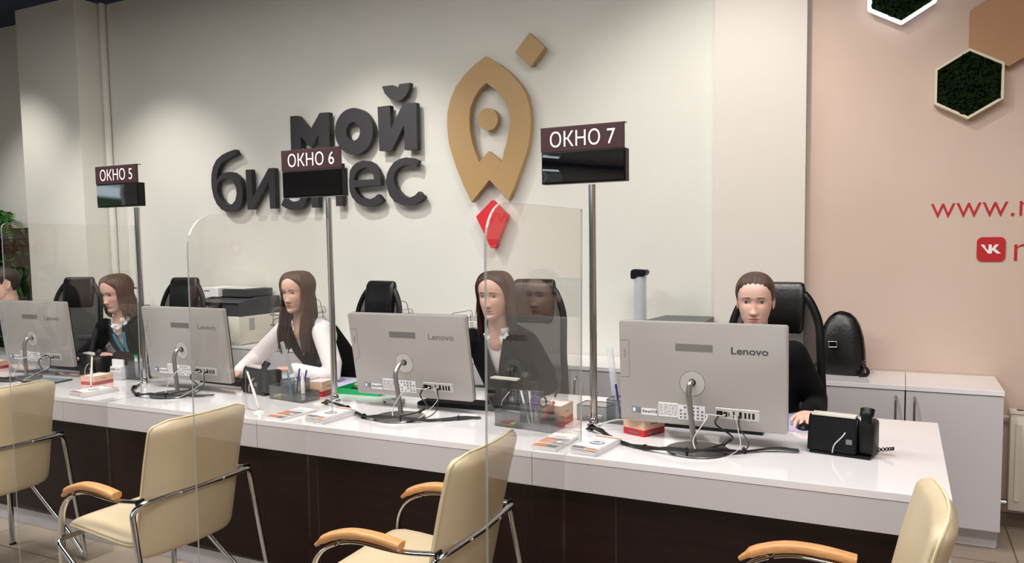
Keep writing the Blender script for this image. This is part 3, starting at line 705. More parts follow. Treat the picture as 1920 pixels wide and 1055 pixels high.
# ------------------------------------------------------------------ all-in-one computers seen from behind
def aio(x, y, zc, yaw, tilt, foot, label, W=.614, Hh=.386, logo='logo_pale'):
    t = thing('all_in_one_computer', label, 'computer', (x, y, DT), yaw, group='silver computers on the desks')
    zc -= DT
    Rt = Matrix.Translation((0, 0, zc)) @ Matrix.Rotation(tilt, 4, 'X')       # tilt: top towards -y
    def fin(b): bmesh.ops.transform(b, matrix=Rt, verts=b.verts); return b
    # shell: rounded plate, back (-y side) slightly domed
    def rrect(w_, h_, r, n=6):
        pts = []
        for cx, cz, a0 in ((w_/2-r, h_/2-r, 0), (-w_/2+r, h_/2-r, 90), (-w_/2+r, -h_/2+r, 180), (w_/2-r, -h_/2+r, 270)):
            for k in range(n+1): a = math.radians(a0+k*90/n); pts.append((cx+r*math.cos(a), cz+r*math.sin(a)))
        return pts
    b = nb(); rings = []
    for sc_, yy in ((.985, -.0135), (1.0, -.0115), (1.0, .010)):
        rings.append([V((px*(1 if sc_ == 1 else 1-.004/W*2), yy, pz*(1 if sc_ == 1 else 1-.004/Hh*2))) for px, pz in rrect(W, Hh, .009)])
    loft(b, rings); sh = obj('back_shell', fin(b), M['silver'], t, smooth=True)
    b = nb(); prism(b, rrect(W-.001, Hh-.001, .009), .0101, .016); obj('front_bezel', fin(b), M['black'], t)
    b = nb(); box(b, -W/2+.008, W/2-.008, .0161, .0166, -Hh/2+.03, Hh/2-.008); obj('screen', fin(b), M['black_gloss'], t)
    yb = -.0135
    fx = lambda u: -W/2+u*W
    fz = lambda v: Hh/2-v*Hh
    b = nb()
    n = 34 if W > .6 else 28
    for k in range(n):
        u = .355+.225*k/n; box(b, fx(u), fx(u)+W*.0042, yb-.0006, yb+.001, fz(.275), fz(.205))
    obj('vent_grille', fin(b), M['grille'], t)
    lo = text('maker_lettering', 'Lenovo', .03, M[logo], t, ext=.0002, fit=(fx(.685), fx(.895), fz(.283), fz(.215)), rot=(0, 0, 0), bold=.0006)
    for v in lo.data.vertices: v.co = Rt @ V((v.co.x, yb-.0003-v.co.z, v.co.y))
    # drive cover outline
    b = nb(); e = .0007
    for (x0, x1, z0, z1) in ((fx(.004), fx(.062), fz(.19)-e, fz(.19)), (fx(.004), fx(.062), fz(.56)-e, fz(.56)), (fx(.062)-e, fx(.062), fz(.56), fz(.19))): box(b, x0, x1, yb-.0006, yb+.001, z0, z1)
    for (x0, x1, z0, z1) in ((fx(.030), fx(.031), fz(.36), fz(.29)), (fx(.038), fx(.039), fz(.36), fz(.29)), (fx(.030), fx(.039), fz(.29), fz(.287)), (fx(.030), fx(.039), fz(.363), fz(.36))): box(b, x0, x1, yb-.0006, yb+.001, z0, z1)
    obj('drive_cover', fin(b), M['grille'], t)
    # neck boss: shallow ring and dark socket
    cx, cz = fx(.455), fz(.585)
    b = nb(); tb = bmesh.new()
    lathe(tb, [(.001, .002), (.028, .002), (.0455, .0004), (.0465, -.001), (.001, -.001)], seg=36)
    merge(b, tb, Matrix.Translation((cx, yb, cz)) @ Matrix.Rotation(PI/2, 4, 'X')); obj('neck_boss', fin(b), M['silver_edge'], t, smooth=True)
    b = nb(); sweep(b, [(cx+.0468*math.cos(a*PI/18), yb-.0003, cz+.0468*math.sin(a*PI/18)) for a in range(36)], .0006, seg=5, closed=True); obj('boss_line', fin(b), M['grille'], t)
    b = nb(); cyl(b, (cx, yb-.003, cz+.004), .0135, .004, seg=20, axis='Y'); obj('neck_socket', fin(b), M['black'], t)
    # labels
    b = nb(); box(b, fx(.245), fx(.365), yb-.0008, yb+.001, fz(.93), fz(.79)); box(b, fx(.367), fx(.53), yb-.0008, yb+.001, fz(.945), fz(.80)); box(b, fx(.135), fx(.235), yb-.0008, yb+.001, fz(.93), fz(.865))
    lb = obj('spec_label', fin(b), M['paper'], t)
    b = nb(); rnd = random.Random(5)
    for r in range(7):
        zz = .81+r*.016
        x = .25
        while x < .355:
            l = rnd.uniform(.006, .03); box(b, fx(x), fx(min(x+l, .36)), yb-.0011, yb-.0006, fz(zz+.006), fz(zz)); x += l+.006
    for i in range(6):
        for j in range(4):
            u, v = .377+i*.026, .815+j*.033
            if (i*7+j*3) % 5: box(b, fx(u), fx(u+.013), yb-.0011, yb-.0006, fz(v+.018), fz(v))
    u = .142
    while u < .228:
        l = rnd.uniform(.005, .014); box(b, fx(u), fx(u+l), yb-.0011, yb-.0006, fz(.91), fz(rnd.uniform(.875, .89))); u += l+.004
    obj('label_print', fin(b), M['print'], lb)
    b = nb(); box(b, fx(.074), fx(.103), yb-.0008, yb+.001, fz(.915), fz(.855)); s = obj('maker_sticker', fin(b), mat('blue_sticker', '#5d7fa6', .4), t)
    b = nb(); box(b, fx(.080), fx(.097), yb-.0011, yb-.0006, fz(.905), fz(.868)); obj('sticker_inset', fin(b), M['paper'], s)
    b = nb(); box(b, fx(.108), fx(.130), yb-.0008, yb+.001, fz(.915), fz(.86)); obj('small_sticker', fin(b), M['print'], t)
    # port panel
    b = nb(); box(b, fx(.592), fx(.845), yb-.0008, yb+.001, fz(.905), fz(.80), bev=.001, seg=1); pp = obj('port_panel', fin(b), M['silver_edge'], t)
    b = nb()
    for u0, u1, v0, v1 in ((.598, .635, .885, .83), (.640, .662, .88, .835), (.668, .674, .875, .84), (.695, .704, .885, .825), (.73, .745, .885, .825), (.76, .772, .885, .83), (.783, .794, .885, .83), (.805, .818, .885, .83)):
        box(b, fx(u0), fx(u1), yb-.0014, yb-.0006, fz(v0), fz(v1))
    obj('port', fin(b), M['black'], pp)
    # stand
    fxl, fyl = foot
    b = nb(); lathe(b, [(.001, .0005), (.108, .0005), (.112, .003), (.110, .007), (.06, .010), (.001, .0105)], seg=48, cx=fxl, cy=fyl); obj('stand_foot', b, M['steel'], t, smooth=True)
    top = Rt @ V((cx, yb-.002, cz+.004))
    root = V((fxl-.025, fyl+.05, .009))
    b = nb(); mid = V((top.x-.004, min(root.y, top.y-.035), top.z-.035))
    sweep(b, fillet([root, mid, V((top.x, top.y-.028, top.z+.004)), top], .03), .0105, seg=14); 
    obj('stand_neck', b, M['steel'], t, smooth=True)
    return t, Rt, fx, fz, yb
AIO = {}
A4 = aio(.531, .339, 1.009, -.02, .049, (.015, -.10), 'large silver all-in-one computer at the right end in front of the woman with tied hair', logo='logo_dark')
A3 = aio(-.785, .400, 1.004, .02, .168, (.02, -.13), 'silver all-in-one computer under the middle sign, beside the acrylic screen edge')
A2 = aio(-2.165, .370, 1.002, -.02, .099, (.01, -.11), 'silver all-in-one computer behind the middle cream chair back')
A1 = aio(-3.445, .380, 1.010, .03, .10, (.0, -.11), 'silver all-in-one computer cut by the left picture edge')

# ------------------------------------------------------------------ cream visitor chairs
def visitor_chair(label, loc, rz):
    t = thing('visitor_chair', label, 'chair', loc, rz, group='cream visitor chairs')
    S = .97
    # local +x = forward, +y = left side
    def P_(f, l, z): return V((f*S, l*S, z*S))
    # backrest: curved padded panel
    prof = [(.072, .40), (.055, .46), (.035, .55), (.012, .66), (-.012, .77), (-.035, .86), (-.052, .925)]
    prof = catmull([(f, 0, z) for f, z in prof], 4)
    n = len(prof); b = nb(); rows = []
    hw0 = .222
    for i, p in enumerate(prof):
        s = i/(n-1)
        e = min(s, 1-s)*.525        # distance from the end along the pad
        rr = .055
        ins = rr-math.sqrt(max(0, rr*rr-(rr-min(rr, e))**2)) if e < rr else 0
        hw = hw0-ins
        th = .028*min(1, (.15+e/.03)) if e < .03 else .028
        th = max(.006, th)
        tg = (prof[min(i+1, n-1)]-prof[max(i-1, 0)]).normalized(); nr = V((-tg.z, 0, tg.x))
        ring = []
        m = 28
        for j in range(m):
            a = 2*PI*j/m; ca, sa = math.cos(a), math.sin(a)
            yy = hw*math.copysign(abs(ca)**.32, ca); tt = th*math.copysign(abs(sa)**.75, sa)
            bow = -.030*(1-(yy/hw0)**2)
            q = p+nr*tt*(-1)+V((bow, 0, 0)); ring.append(V((q.x*S, yy*S, q.z*S)))
        rows.append(ring)
    loft(b, rows); back = obj('backrest', b, M['beige_lea'], t, smooth=True)
    # piping round the pad edge
    edge = []
    for i in range(0, n): edge.append((rows[i][0]+rows[i][27]+rows[i][1])/3+V((0, .0035, 0)))
    edge2 = [(r[14]+r[13]+r[15])/3-V((0, .0035, 0)) for r in rows][::-1]
    topm = [V(((prof[-1].x-.030*(1-(y/hw0)**2))*S, y*S, (prof[-1].z+.003)*S)) for y in (.15, .08, 0, -.08, -.15)]
    b = nb(); sweep(b, edge+topm+edge2, .0035, seg=6); obj('piping', b, mat('cream_piping', '#e2d2ab', .45), back, smooth=True)
    # seat pad
    b = nb(); rings = []
    L0 = [(.075, .455, .190, .012), (.085, .458, .215, .020), (.12, .462, .228, .024), (.22, .472, .232, .025), (.33, .482, .232, .025), (.40, .486, .230, .024), (.435, .484, .222, .021), (.452, .478, .205, .012)]
    for f, z, hw, th in L0:
        ring = []
        for j in range(28):
            a = 2*PI*j/28; ca, sa = math.cos(a), math.sin(a)
            ring.append(P_(f, hw*math.copysign(abs(ca)**.35, ca), z+th*math.copysign(abs(sa)**.6, sa)))
        rings.append(ring)
    loft(b, rings); seat = obj('seat', b, M['beige_lea'], t, smooth=True)
    b = nb()
    for s in (-1, 1): sweep(b, catmull([P_(f, s*(hw+.002), z) for f, z, hw, th in L0], 3), .003, seg=6)
    sweep(b, catmull([P_(.10, -.12, .484), P_(.25, -.10, .494), P_(.38, -.14, .502), P_(.42, -.20, .502)], 4), .0012, seg=5)
    obj('seam', b, M['beige_lea'], seat, smooth=True)
    # tube loop: seat cross bar, down to rear foot, up to arm level, across behind the back
    r = .0105
    half = [P_(.44, 0, .440), P_(.44, .27, .440), P_(.06, .285, .16), P_(-.095, .285, .02), P_(-.115, .285, .012)]
    half = fillet([P_(.445, 0, .438), P_(.445, .275, .438), P_(-.02, .285, .10), P_(-.115, .285, .013), P_(-.095, .285, .12), P_(-.005, .275, .612), P_(-.028, .245, .640), P_(-.040, .0, .640)], .03)
    full = half+[V((p.x, -p.y, p.z)) for p in half[::-1]][1:-1]
    b = nb(); sweep(b, full, r, seg=12, closed=True); obj('tube_frame', b, M['chrome'], t, smooth=True)
    for s in (1, -1):
        b = nb(); y = s*.25
        path = fillet([P_(.455, y, .006), P_(.455, y, .44), P_(.435, y, .585), P_(.30, y, .648), P_(.11, y, .632), P_(-.012, y, .645)], .09, 7)
        sweep(b, path, .01, seg=12, sec=(.014, .0065), up=V((-1, 0, .3)))
        leg = obj('side_frame', b, M['chrome'], t, smooth=True)
        b = nb(); box(b, *(lambda q: (q.x-.006, q.x+.001, q.y-.016, q.y+.016, q.z-.009, q.z+.009))(P_(-.014, y, .646))); obj('end_cap', b, M['black'], leg)
        b = nb(); q = P_(.455, y, .0035); cyl(b, (q.x, q.y, .0038), .016, .007, seg=14); obj('foot_cap', b, M['black'], leg)
        # wooden arm pad
        ap = fillet([P_(.425, y, .610), P_(.385, y, .640), P_(.30, y, .668), P_(.20, y, .667), P_(.11, y, .652)], .08, 6)
        nn = len(ap); rings = []
        for i, p in enumerate(ap):
            tg = (ap[min(i+1, nn-1)]-ap[max(i-1, 0)]).normalized(); nr = V((-tg.z, 0, tg.x)); nr = nr if nr.z > 0 else -nr
            k = min(1, .45+i/5) if i < 3 else 1
            rings.append([p+V((0, 1, 0))*(.021*k*math.copysign(abs(math.cos(a*PI/8))**.6, math.cos(a*PI/8)))+nr*(.0135*k*math.copysign(abs(math.sin(a*PI/8))**.7, math.sin(a*PI/8))) for a in range(16)])
        b = nb(); loft(b, rings); obj('arm_pad', b, M['wood'], t, smooth=True)
    b = nb()
    for y in (-.10, .10):
        tb = bmesh.new(); bmesh.ops.create_uvsphere(tb, u_segments=10, v_segments=6, radius=.006); merge(b, tb, Matrix.Translation(P_(-.050, y, .642)))
    obj('frame_bolt', b, M['chrome'], t, smooth=True)
    return t
visitor_chair('cream leather chair cut by the left picture edge', (-2.441, -.422, 0), 3.110)
visitor_chair('cream leather chair in the middle left, in front of the second silver computer', (-1.172, -.482, 0), 3.122)
visitor_chair('cream leather chair with two visible wooden arms under the right hand sign', (.004, -.446, 0), 3.177)
visitor_chair('cream leather chair at the lower right corner of the picture', (1.211, -.503, 0), 3.196)

# ------------------------------------------------------------------ office chairs
def office_chair(label, loc, rz, ztop=1.275, recline=.06):
    t = thing('office_chair', label, 'chair', loc, rz, group='black high-back office chairs')
    # local -y = forward (towards the desks)
    zs = [.56, .64, .76, .9, 1.02, 1.12, ztop-.075]
    hw = [.195, .212, .218, .212, .205, .192, .145]
    yy = [.20, .215, .205, .20, .215, .235, .25]
    def prof(u):
        i = min(len(zs)-2, int(u)); f = u-i
        return [a[i]*(1-f)+a[i+1]*f for a in (zs, hw, yy)]
    N = 24; left = []; right = []
    for k in range(N+1):
        z, h, y = prof(k/N*(len(zs)-1)-1e-6); left.append(V((-h, y-.045, z))); right.append(V((h, y-.045, z)))
    ztp = ztop-.045
    loop = catmull(left[::4]+[V((-.09, .215, ztp))]+[V((.09, .215, ztp))]+right[::-4]+[V((.1, .165, .53)), V((-.1, .165, .53))], 4, closed=True)
    b = nb(); sweep(b, loop, .017, seg=10, closed=True, sec=(.014, .019)); fr = obj('back_frame', b, M['black'], t, smooth=True)
    b = nb(); rings = []
    for k in range(N+1):
        z, h, y = prof(k/N*(len(zs)-1)-1e-6); row = []
        for j in range(13):
            s = -1+2*j/12; row.append(V((s*h, y-.045+.035*(1-s*s), z)))
        rings.append(row)
    vr = [[b.verts.new(p) for p in r] for r in rings]
    for i in range(N):
        for j in range(12): b.faces.new((vr[i][j], vr[i][j+1], vr[i+1][j+1], vr[i+1][j]))
    obj('net_back', b, M['net'], t, smooth=True)
    b = nb(); rings = []
    for z, h, th in ((ztop-.235, .115, .012), (ztop-.215, .128, .026), (ztop-.11, .132, .032), (ztop-.03, .132, .032), (ztop-.004, .124, .022), (ztop+.003, .110, .008)):
        ring = []
        for j in range(24):
            a = 2*PI*j/24; ca, sa = math.cos(a), math.sin(a)
            x = h*math.copysign(abs(ca)**.4, ca); ring.append(V((x, .185+(z-1.1)*.15+.02*(1-(x/.15)**2)+th*math.copysign(abs(sa)**.7, sa), z)))
        rings.append(ring)
    loft(b, rings); obj('headrest', b, M['black_lea'], t, smooth=True)
    b = nb(); rings = []
    for y, z, h, th in ((-.27, .455, .20, .02), (-.25, .465, .235, .035), (-.05, .47, .25, .04), (.12, .47, .24, .04), (.17, .47, .21, .025)):
        rings.append([V((h*math.copysign(abs(math.cos(2*PI*j/24))**.4, math.cos(2*PI*j/24)), y, z+th*math.copysign(abs(math.sin(2*PI*j/24))**.6, math.sin(2*PI*j/24)))) for j in range(24)])
    loft(b, rings); obj('seat', b, M['black_soft'], t, smooth=True)
    b = nb(); sweep(b, fillet([(0, .05, .43), (0, .20, .44), (0, .215, .62)], .06), .02, seg=10, sec=(.03, .012)); obj('back_bracket', b, M['black'], t, smooth=True)
    for s in (-1, 1):
        b = nb(); sweep(b, fillet([(s*.20, .0, .43), (s*.285, .0, .44), (s*.29, .07, .62), (s*.29, .14, .685), (s*.29, -.12, .69), (s*.29, -.15, .60)], .05), .011, seg=8)
        a = obj('armrest', b, M['chrome'], t, smooth=True)
        b = nb(); sweep(b, fillet([(s*.29, .15, .69), (s*.29, .0, .715), (s*.29, -.14, .695), (s*.29, -.165, .66)], .06), .02, seg=12, sec=(.026, .013), up=V((0, 0, 1))); obj('arm_pad', b, M['black'], a, smooth=True)
    b = nb(); cyl(b, (0, 0, .27), .028, .32, seg=16); cyl(b, (0, 0, .41), .05, .04); obj('gas_lift', b, M['black'], t, smooth=True)
    for k in range(5):
        a = k*2*PI/5+.3; d = V((math.cos(a), math.sin(a), 0))
        b = nb(); sweep(b, [V((0, 0, .12)), d*.15+V((0, 0, .105)), d*.30+V((0, 0, .075))], .02, seg=8, radii=[1.2, 1, .7]); lg = obj('base_leg', b, M['chrome'], t, smooth=True)
        b = nb(); s = d.cross(V((0, 0, 1)))
        for q in (-.014, .014):
            tb = bmesh.new(); bmesh.ops.create_cone(tb, cap_ends=True, segments=16, radius1=.028, radius2=.028, depth=.018)
            merge(b, tb, Matrix.Translation(d*.30+s*q+V((0, 0, .0285))) @ s.to_track_quat('Z', 'Y').to_matrix().to_4x4())
        obj('caster', b, M['black'], lg, smooth=True)
    return t
office_chair('black mesh high-back chair left of the woman with the turquoise lanyard', (-4.55, 1.27, 0), .30, ztop=1.285)
office_chair('black high-back chair of the woman with the turquoise lanyard, left of the printer', (-3.52, 1.34, 0), .05, ztop=1.285)
office_chair('black high-back chair of the woman in the white blouse and vest', (-1.79, 1.30, 0), -.25, ztop=1.275)
office_chair('black mesh high-back chair of the woman behind the acrylic screen', (-.64, 1.16, 0), -.1, ztop=1.30)
office_chair('black mesh high-back chair of the woman at the right end', (.645, 1.14, 0), -.05, ztop=1.295)

# ------------------------------------------------------------------ people
def lerp(a, b, t): return a+(b-a)*t
def tab(T, z):
    if z <= T[0][0]: return T[0][1]
    n = len(T)
    for i in range(n-1):
        if z <= T[i+1][0]:
            h = T[i+1][0]-T[i][0]; t = (z-T[i][0])/h
            def sl(k):
                if k == 0 or k == n-1: return None
                return (T[k+1][1]-T[k-1][1])/(T[k+1][0]-T[k-1][0])
            s = (T[i+1][1]-T[i][1])/h; m0 = sl(i); m1 = sl(i+1); m0 = s*1.2 if m0 is None else m0; m1 = s*1.2 if m1 is None else m1
            return T[i][1]*(2*t**3-3*t*t+1)+m0*h*(t**3-2*t*t+t)+T[i+1][1]*(3*t*t-2*t**3)+m1*h*(t**3-t*t)
    return T[-1][1]
HWT = [(-.118, .016), (-.112, .028), (-.10, .041), (-.085, .050), (-.065, .0575), (-.04, .064), (0, .0695), (.03, .0725), (.055, .0705), (.08, .061), (.10, .044), (.112, .024), (.118, .002)]
FYT = [(-.118, .060), (-.112, .073), (-.10, .079), (-.085, .077), (-.07, .080), (-.05, .083), (-.03, .084), (0, .084), (.02, .088), (.045, .088), (.07, .080), (.09, .062), (.108, .032), (.118, .002)]
BYT = [(-.118, .0), (-.10, .025), (-.08, .045), (-.06, .062), (-.03, .082), (0, .094), (.03, .100), (.06, .095), (.09, .070), (.108, .036), (.118, .002)]
def ga(x, s): return math.exp(-.5*(x/s)**2)
def feat(x, z):
    ax = abs(x); f = 0
    if -.056 < z < .012:                     # nose
        t = max(0, min(1, (.012-z)/.054)); f += .0165*t**1.2*ga(x, .0058+.0028*t)*(1 if z > -.047 else max(0, (z+.056)/.009))
    f += .0058*ga(x, .0070)*ga(z+.040, .0058)
    f += .0060*ga(ax-.0112, .0040)*ga(z+.0435, .0050)
    f -= .004*ga(x, .012)*ga(z+.057, .003)
    f -= .0085*ga(ax-.030, .0125)*ga(z-.001, .0095)
    f -= .003*ga(ax-.015, .006)*ga(z-.002, .010)
    f += .0028*ga(ax-.030, .016)*ga(z-.0185, .006)
    f += .0035*ga(ax-.043, .014)*ga(z+.030, .014)
    f += .0040*ga(x, .013)*ga(z+.0665, .0036)
    f += .0048*ga(x, .012)*ga(z+.0765, .0040)
    f -= .0040*ga(x, .019)*ga(z+.0715, .0016)
    f += .003*ga(x, .022)*ga(z+.071, .014)
    f -= .0035*ga(x, .016)*ga(z+.0875, .0042)
    f += .0050*ga(x, .016)*ga(z+.103, .009)
    return f
def head_pt(a, z, off=0):
    """a: angle from the front (radians, signed); local x right, y forward"""
    hw, fy, by = tab(HWT, z), tab(FYT, z), tab(BYT, z)
    sa, ca = math.sin(a), math.cos(a)
    e = .88
    x = hw*math.copysign(abs(sa)**e, sa)
    y = (fy if ca > 0 else by)*math.copysign(abs(ca)**(.80 if ca > 0 else .95), ca)
    if ca > 0: y += feat(x, z)*min(1, ca*2.5)
    if off:
        r = V((x/(hw*hw+1e-5), y/((fy if ca > 0 else by)**2+1e-5), z/.118**2*1.0)); r.normalize(); return V((x, y, z))+r*off
    return V((x, y, z))
def ang_grid(n=128):
    out = []
    for i in range(n):
        u = -1+2*i/n; out.append(PI*math.copysign(abs(u)**1.45, u))
    return out
AG = ang_grid()
ZG = [-.1178+.2355*k/130 for k in range(131)]
def surf_y(x, z):
    best = None
    for k in range(60):
        a = k/60*PI/2; p = head_pt(math.copysign(a, x if x else 1), z)
        if best is None or abs(p.x-x) < best[0]: best = (abs(p.x-x), p.y)
    return best[1]
def hairline(a, style):
    a = abs(a)
    if style == 'man': T = [(0, .072), (.55, .066), (.8, .045), (1.15, .03), (1.35, -.01), (1.6, .03), (1.8, .0), (2.2, -.05), (3.2, -.065)]
    elif style == 'tied': T = [(0, .078), (.5, .073), (.85, .056), (1.15, .026), (1.32, -.002), (1.5, -.006), (1.75, -.03), (2.2, -.07), (3.2, -.08)]
    else: T = [(0, .083), (.3, .078), (.65, .064), (.95, .042), (1.15, .015), (1.32, -.02), (1.5, -.06), (2.0, -.09), (3.2, -.10)]
    return tab(T, a)
def build_head(bm, mx, skin=0, lips=1, eyew=2, iris=3, lash=4, brow=5, mouth_open=0, fem=True, sx=1.0):
    t = bmesh.new(); rows = []
    for z in ZG: rows.append([t.verts.new(head_pt(a, z)) for a in AG])
    n = len(AG)
    for i in range(len(ZG)-1):
        for j in range(n):
            f = t.faces.new((rows[i][j], rows[i][(j+1) % n], rows[i+1][(j+1) % n], rows[i+1][j]))
            c = f.calc_center_median()
            if c.y > .05 and abs(c.x) < .0235:
                up_ = abs(c.x) < .0215 and -.0718 < c.z < -.0665+.0032*(1-(abs(c.x)/.0215)**1.3)-.0035*(abs(c.x)/.0215)-.0009*ga(c.x, .0025)
                lo_ = abs(c.x) < .0195 and -.0718-.0078*(1-(c.x/.0195)**2)**.8 < c.z <= -.0716
                if up_ or lo_: f.material_index = lips
    t.faces.new(rows[0]); t.faces.new(rows[-1])
    for f in t.faces: f.smooth = True
    # ears
    for s in (-1, 1):
        e = bmesh.new(); bmesh.ops.create_uvsphere(e, u_segments=24, v_segments=18, radius=1)
        for v in e.verts:
            x, y, z = v.co; rr = math.hypot(y/1.0, z/1.0)
            thick = .0048*x if x < 0 else .0048*x*(1-.95*ga(rr-.15, .42))
            wid = .0155*(1.0+.18*z)
            v.co = V((s*(.0715+thick+.0075*max(0, -y)*1.0), -.014+y*wid-.004*z, -.012+z*.031))
        for f in e.faces: f.smooth = True
        merge(t, e)
    # eyes: ball, iris, lids, brows
    for s in (-1, 1):
        ex = s*.0305; ez = .0005; sy = surf_y(.0305, ez); 
        cy = sy-.0042
        u, vv = 20, 14
        e = bmesh.new(); bmesh.ops.create_uvsphere(e, u_segments=28, v_segments=20, radius=1)
        for v in e.verts:
            v.co = V((v.co.x*.0150, v.co.z*.0085, v.co.y*.0070))
        for f in e.faces:
            c = f.calc_center_median(); d = math.hypot(c.x, c.z*1.0)
            f.material_index = iris if (c.y > 0 and d < .0058) else eyew; f.smooth = True
        merge(t, e, Matrix.Translation((ex, cy, ez)) @ Matrix.Rotation(s*-.22, 4, 'Z'))
        # upper lid fold and lash line
        def arc(hh, fw, k_=1.06, x0=-1.12, x1=1.12, dz=0, n=10):
            P = []
            for k in range(n+1):
                q = x0+(x1-x0)*k/n
                lx = q*.0146; lz = ez+hh*math.sqrt(max(0, 1-(q/1.14)**2))+dz
                P.append(V((ex+lx, max(surf_y(abs(ex+lx), lz), cy+.0085*math.sqrt(max(0, 1-(lx/.0145)**2-((lz-ez)/.0072)**2)))+fw-abs(lx)*.0, lz)))
            return P
        A = arc(.0062, .0003); sweep(t, A, .0014, seg=6, mi=lash)
        A = arc(.0092, -.0006); sweep(t, A, .0024, seg=8, mi=skin)
        A = arc(-.0066, -.0004); sweep(t, A, .0014, seg=6, mi=skin)
        P = []
        for k in range(9):
            q = k/8; x = s*(.013+.034*q); z = .0165+.0065*math.sin(PI*(.18+q*.62))-.004*q
            P.append(V((x, surf_y(abs(x), z)+.0004, z)))
        sweep(t, P, .002, seg=8, sec=(.0026 if fem else .0036, .0012), up=V((0, 1, 0)), radii=[.7, 1, 1.05, 1, .95, .85, .7, .5, .3], mi=brow)
    # nostrils
    for s in (-1, 1):
        e = bmesh.new(); bmesh.ops.create_uvsphere(e, u_segments=8, v_segments=6, radius=.0026)
        for f in e.faces: f.material_index = lash
        merge(t, e, Matrix.Translation((s*.0068, surf_y(.0068, -.0505)-.0012, -.0512)))
    bmesh.ops.recalc_face_normals(t, faces=t.faces)
    merge(bm, t, mx)
def hair_cap(style, off=.009):
    b = nb(); rows = []
    for z in ZG[6:]:
        row = []
        for a in AG:
            hl = hairline(a, style)+(.0022*math.sin(a*23)+.0012*math.sin(a*57) if style == 'tied' else 0); d = z-hl
            o = -.003 if d < 0 else (1-(1-min(1, d/.035))**2)*off
            if style in ('long', 'tied') and abs(math.sin(a))*tab(HWT, z) < .0035 and math.cos(a) > -.3: o -= .0016*min(1, max(0, d)/.02)
            g = .0006*math.sin(a*40+z*60)+.0004*math.sin(a*91) if style != 'man' else .0008*math.sin(a*60+z*300)
            p = head_pt(a, z, 0); q = head_pt(a, z, o+(g if d > .004 else 0))
            row.append(b.verts.new(q))
        rows.append(row)
    n = len(AG)
    for i in range(len(rows)-1):
        for j in range(n):
            zc = ZG[6+i]; 
            if zc > hairline(AG[j], style)-.006: b.faces.new((rows[i][j], rows[i][(j+1) % n], rows[i+1][(j+1) % n], rows[i+1][j]))
    b.faces.new(rows[-1])
    loose = [v for v in b.verts if not v.link_faces]
    bmesh.ops.delete(b, geom=loose, context='VERTS')
    return b
def hair_locks(b, length, seed, front=.0, spread=1.0, n=30, curl=.006, a0=.80, over=None, wid=.015):
    """locks from the parting over the side of the head, then hanging"""
    rnd = random.Random(seed)
    for s in (-1, 1):
        for layer in range(2):
            for i in range(n):
                u = i/(n-1); a = a0+(PI-a0)*u+rnd.uniform(-.03, .03)
                off = .007+.005*layer+rnd.uniform(0, .003)
                pts = []
                for k, zz in enumerate((.112, .104, .092, .072, .045, .015, -.02, -.055)):
                    aa = lerp(a*.92+.15, a, min(1, k/3)) if k < 4 else a
                    if zz > .06: aa = min(aa, a) if a > 1.3 else lerp(.35+.5*a, a, min(1, k/4))
                    aa = min(aa, PI-.02)
                    q = head_pt(s*aa, zz, off)
                    if zz < -.02: q = head_pt(s*aa, -.02, off+.004); q.z = zz
                    if aa < 1.9 and zz < .05: q.x += s*.003
                    pts.append(q)
                L_ = length*(1-.0*u)+rnd.uniform(-.03, .02)
                base = pts[-1].copy(); ph = rnd.uniform(0, 6)
                m = 8
                for k in range(1, m+1):
                    t = k/m; z = base.z-t*(L_-.055)
                    fwd = front*(1-u)*min(1, t*1.6)-.012*u*t
                    out = s*(.012*t*spread)
                    pts.append(V((base.x*(1-.10*t)+out+curl*t*math.sin(ph+t*5), base.y+fwd+curl*t*math.cos(ph*1.7+t*4.2), z)))
                pts = catmull(pts, 3)
                N_ = len(pts); rad = [min(1, .25+i2/8)*(1 if i2 < N_*.72 else max(.12, 1-(i2-N_*.72)/(N_*.28)*.85)) for i2 in range(N_)]
                sweep(b, pts, .01, seg=7, sec=(wid, .0055), radii=rad, up=V((math.sin(s*a)*1.0, math.cos(a), .02)))
    return b
def ring(c, s, t, wx, wy, n=24, e=.8, fw=None):
    f = s.cross(t).normalized()
    return [c+s*(wx*math.copysign(abs(math.cos(2*PI*j/n))**e, math.cos(2*PI*j/n)))+f*(wy*math.copysign(abs(math.sin(2*PI*j/n))**e, math.sin(2*PI*j/n))) for j in range(n)]
def limb(bm, pts, radii, n=3, seg=14):
    P = catmull(pts, n); N_ = len(P); m = len(radii)-1
    rr = []
    for i in range(N_):
        u = i/(N_-1)*m; k = min(m-1, int(u)); rr.append(lerp(radii[k], radii[k+1], u-k))
    sweep(bm, P, 1, seg=seg, radii=rr)
    for p, r in ((P[0], rr[0]), (P[-1], rr[-1])):
        tb = bmesh.new(); bmesh.ops.create_icosphere(tb, subdivisions=2, radius=r*.99); merge(bm, tb, Matrix.Translation(p))
def elbow(S, Wp, l1, l2, pole):
    d = Wp-S; L_ = min(d.length, (l1+l2)*.995); d = d.normalized()
    x = (l1*l1-l2*l2+L_*L_)/(2*L_); h = math.sqrt(max(0, l1*l1-x*x))
    p = pole-d*pole.dot(d); p.normalize()
    return S+d*x+p*h
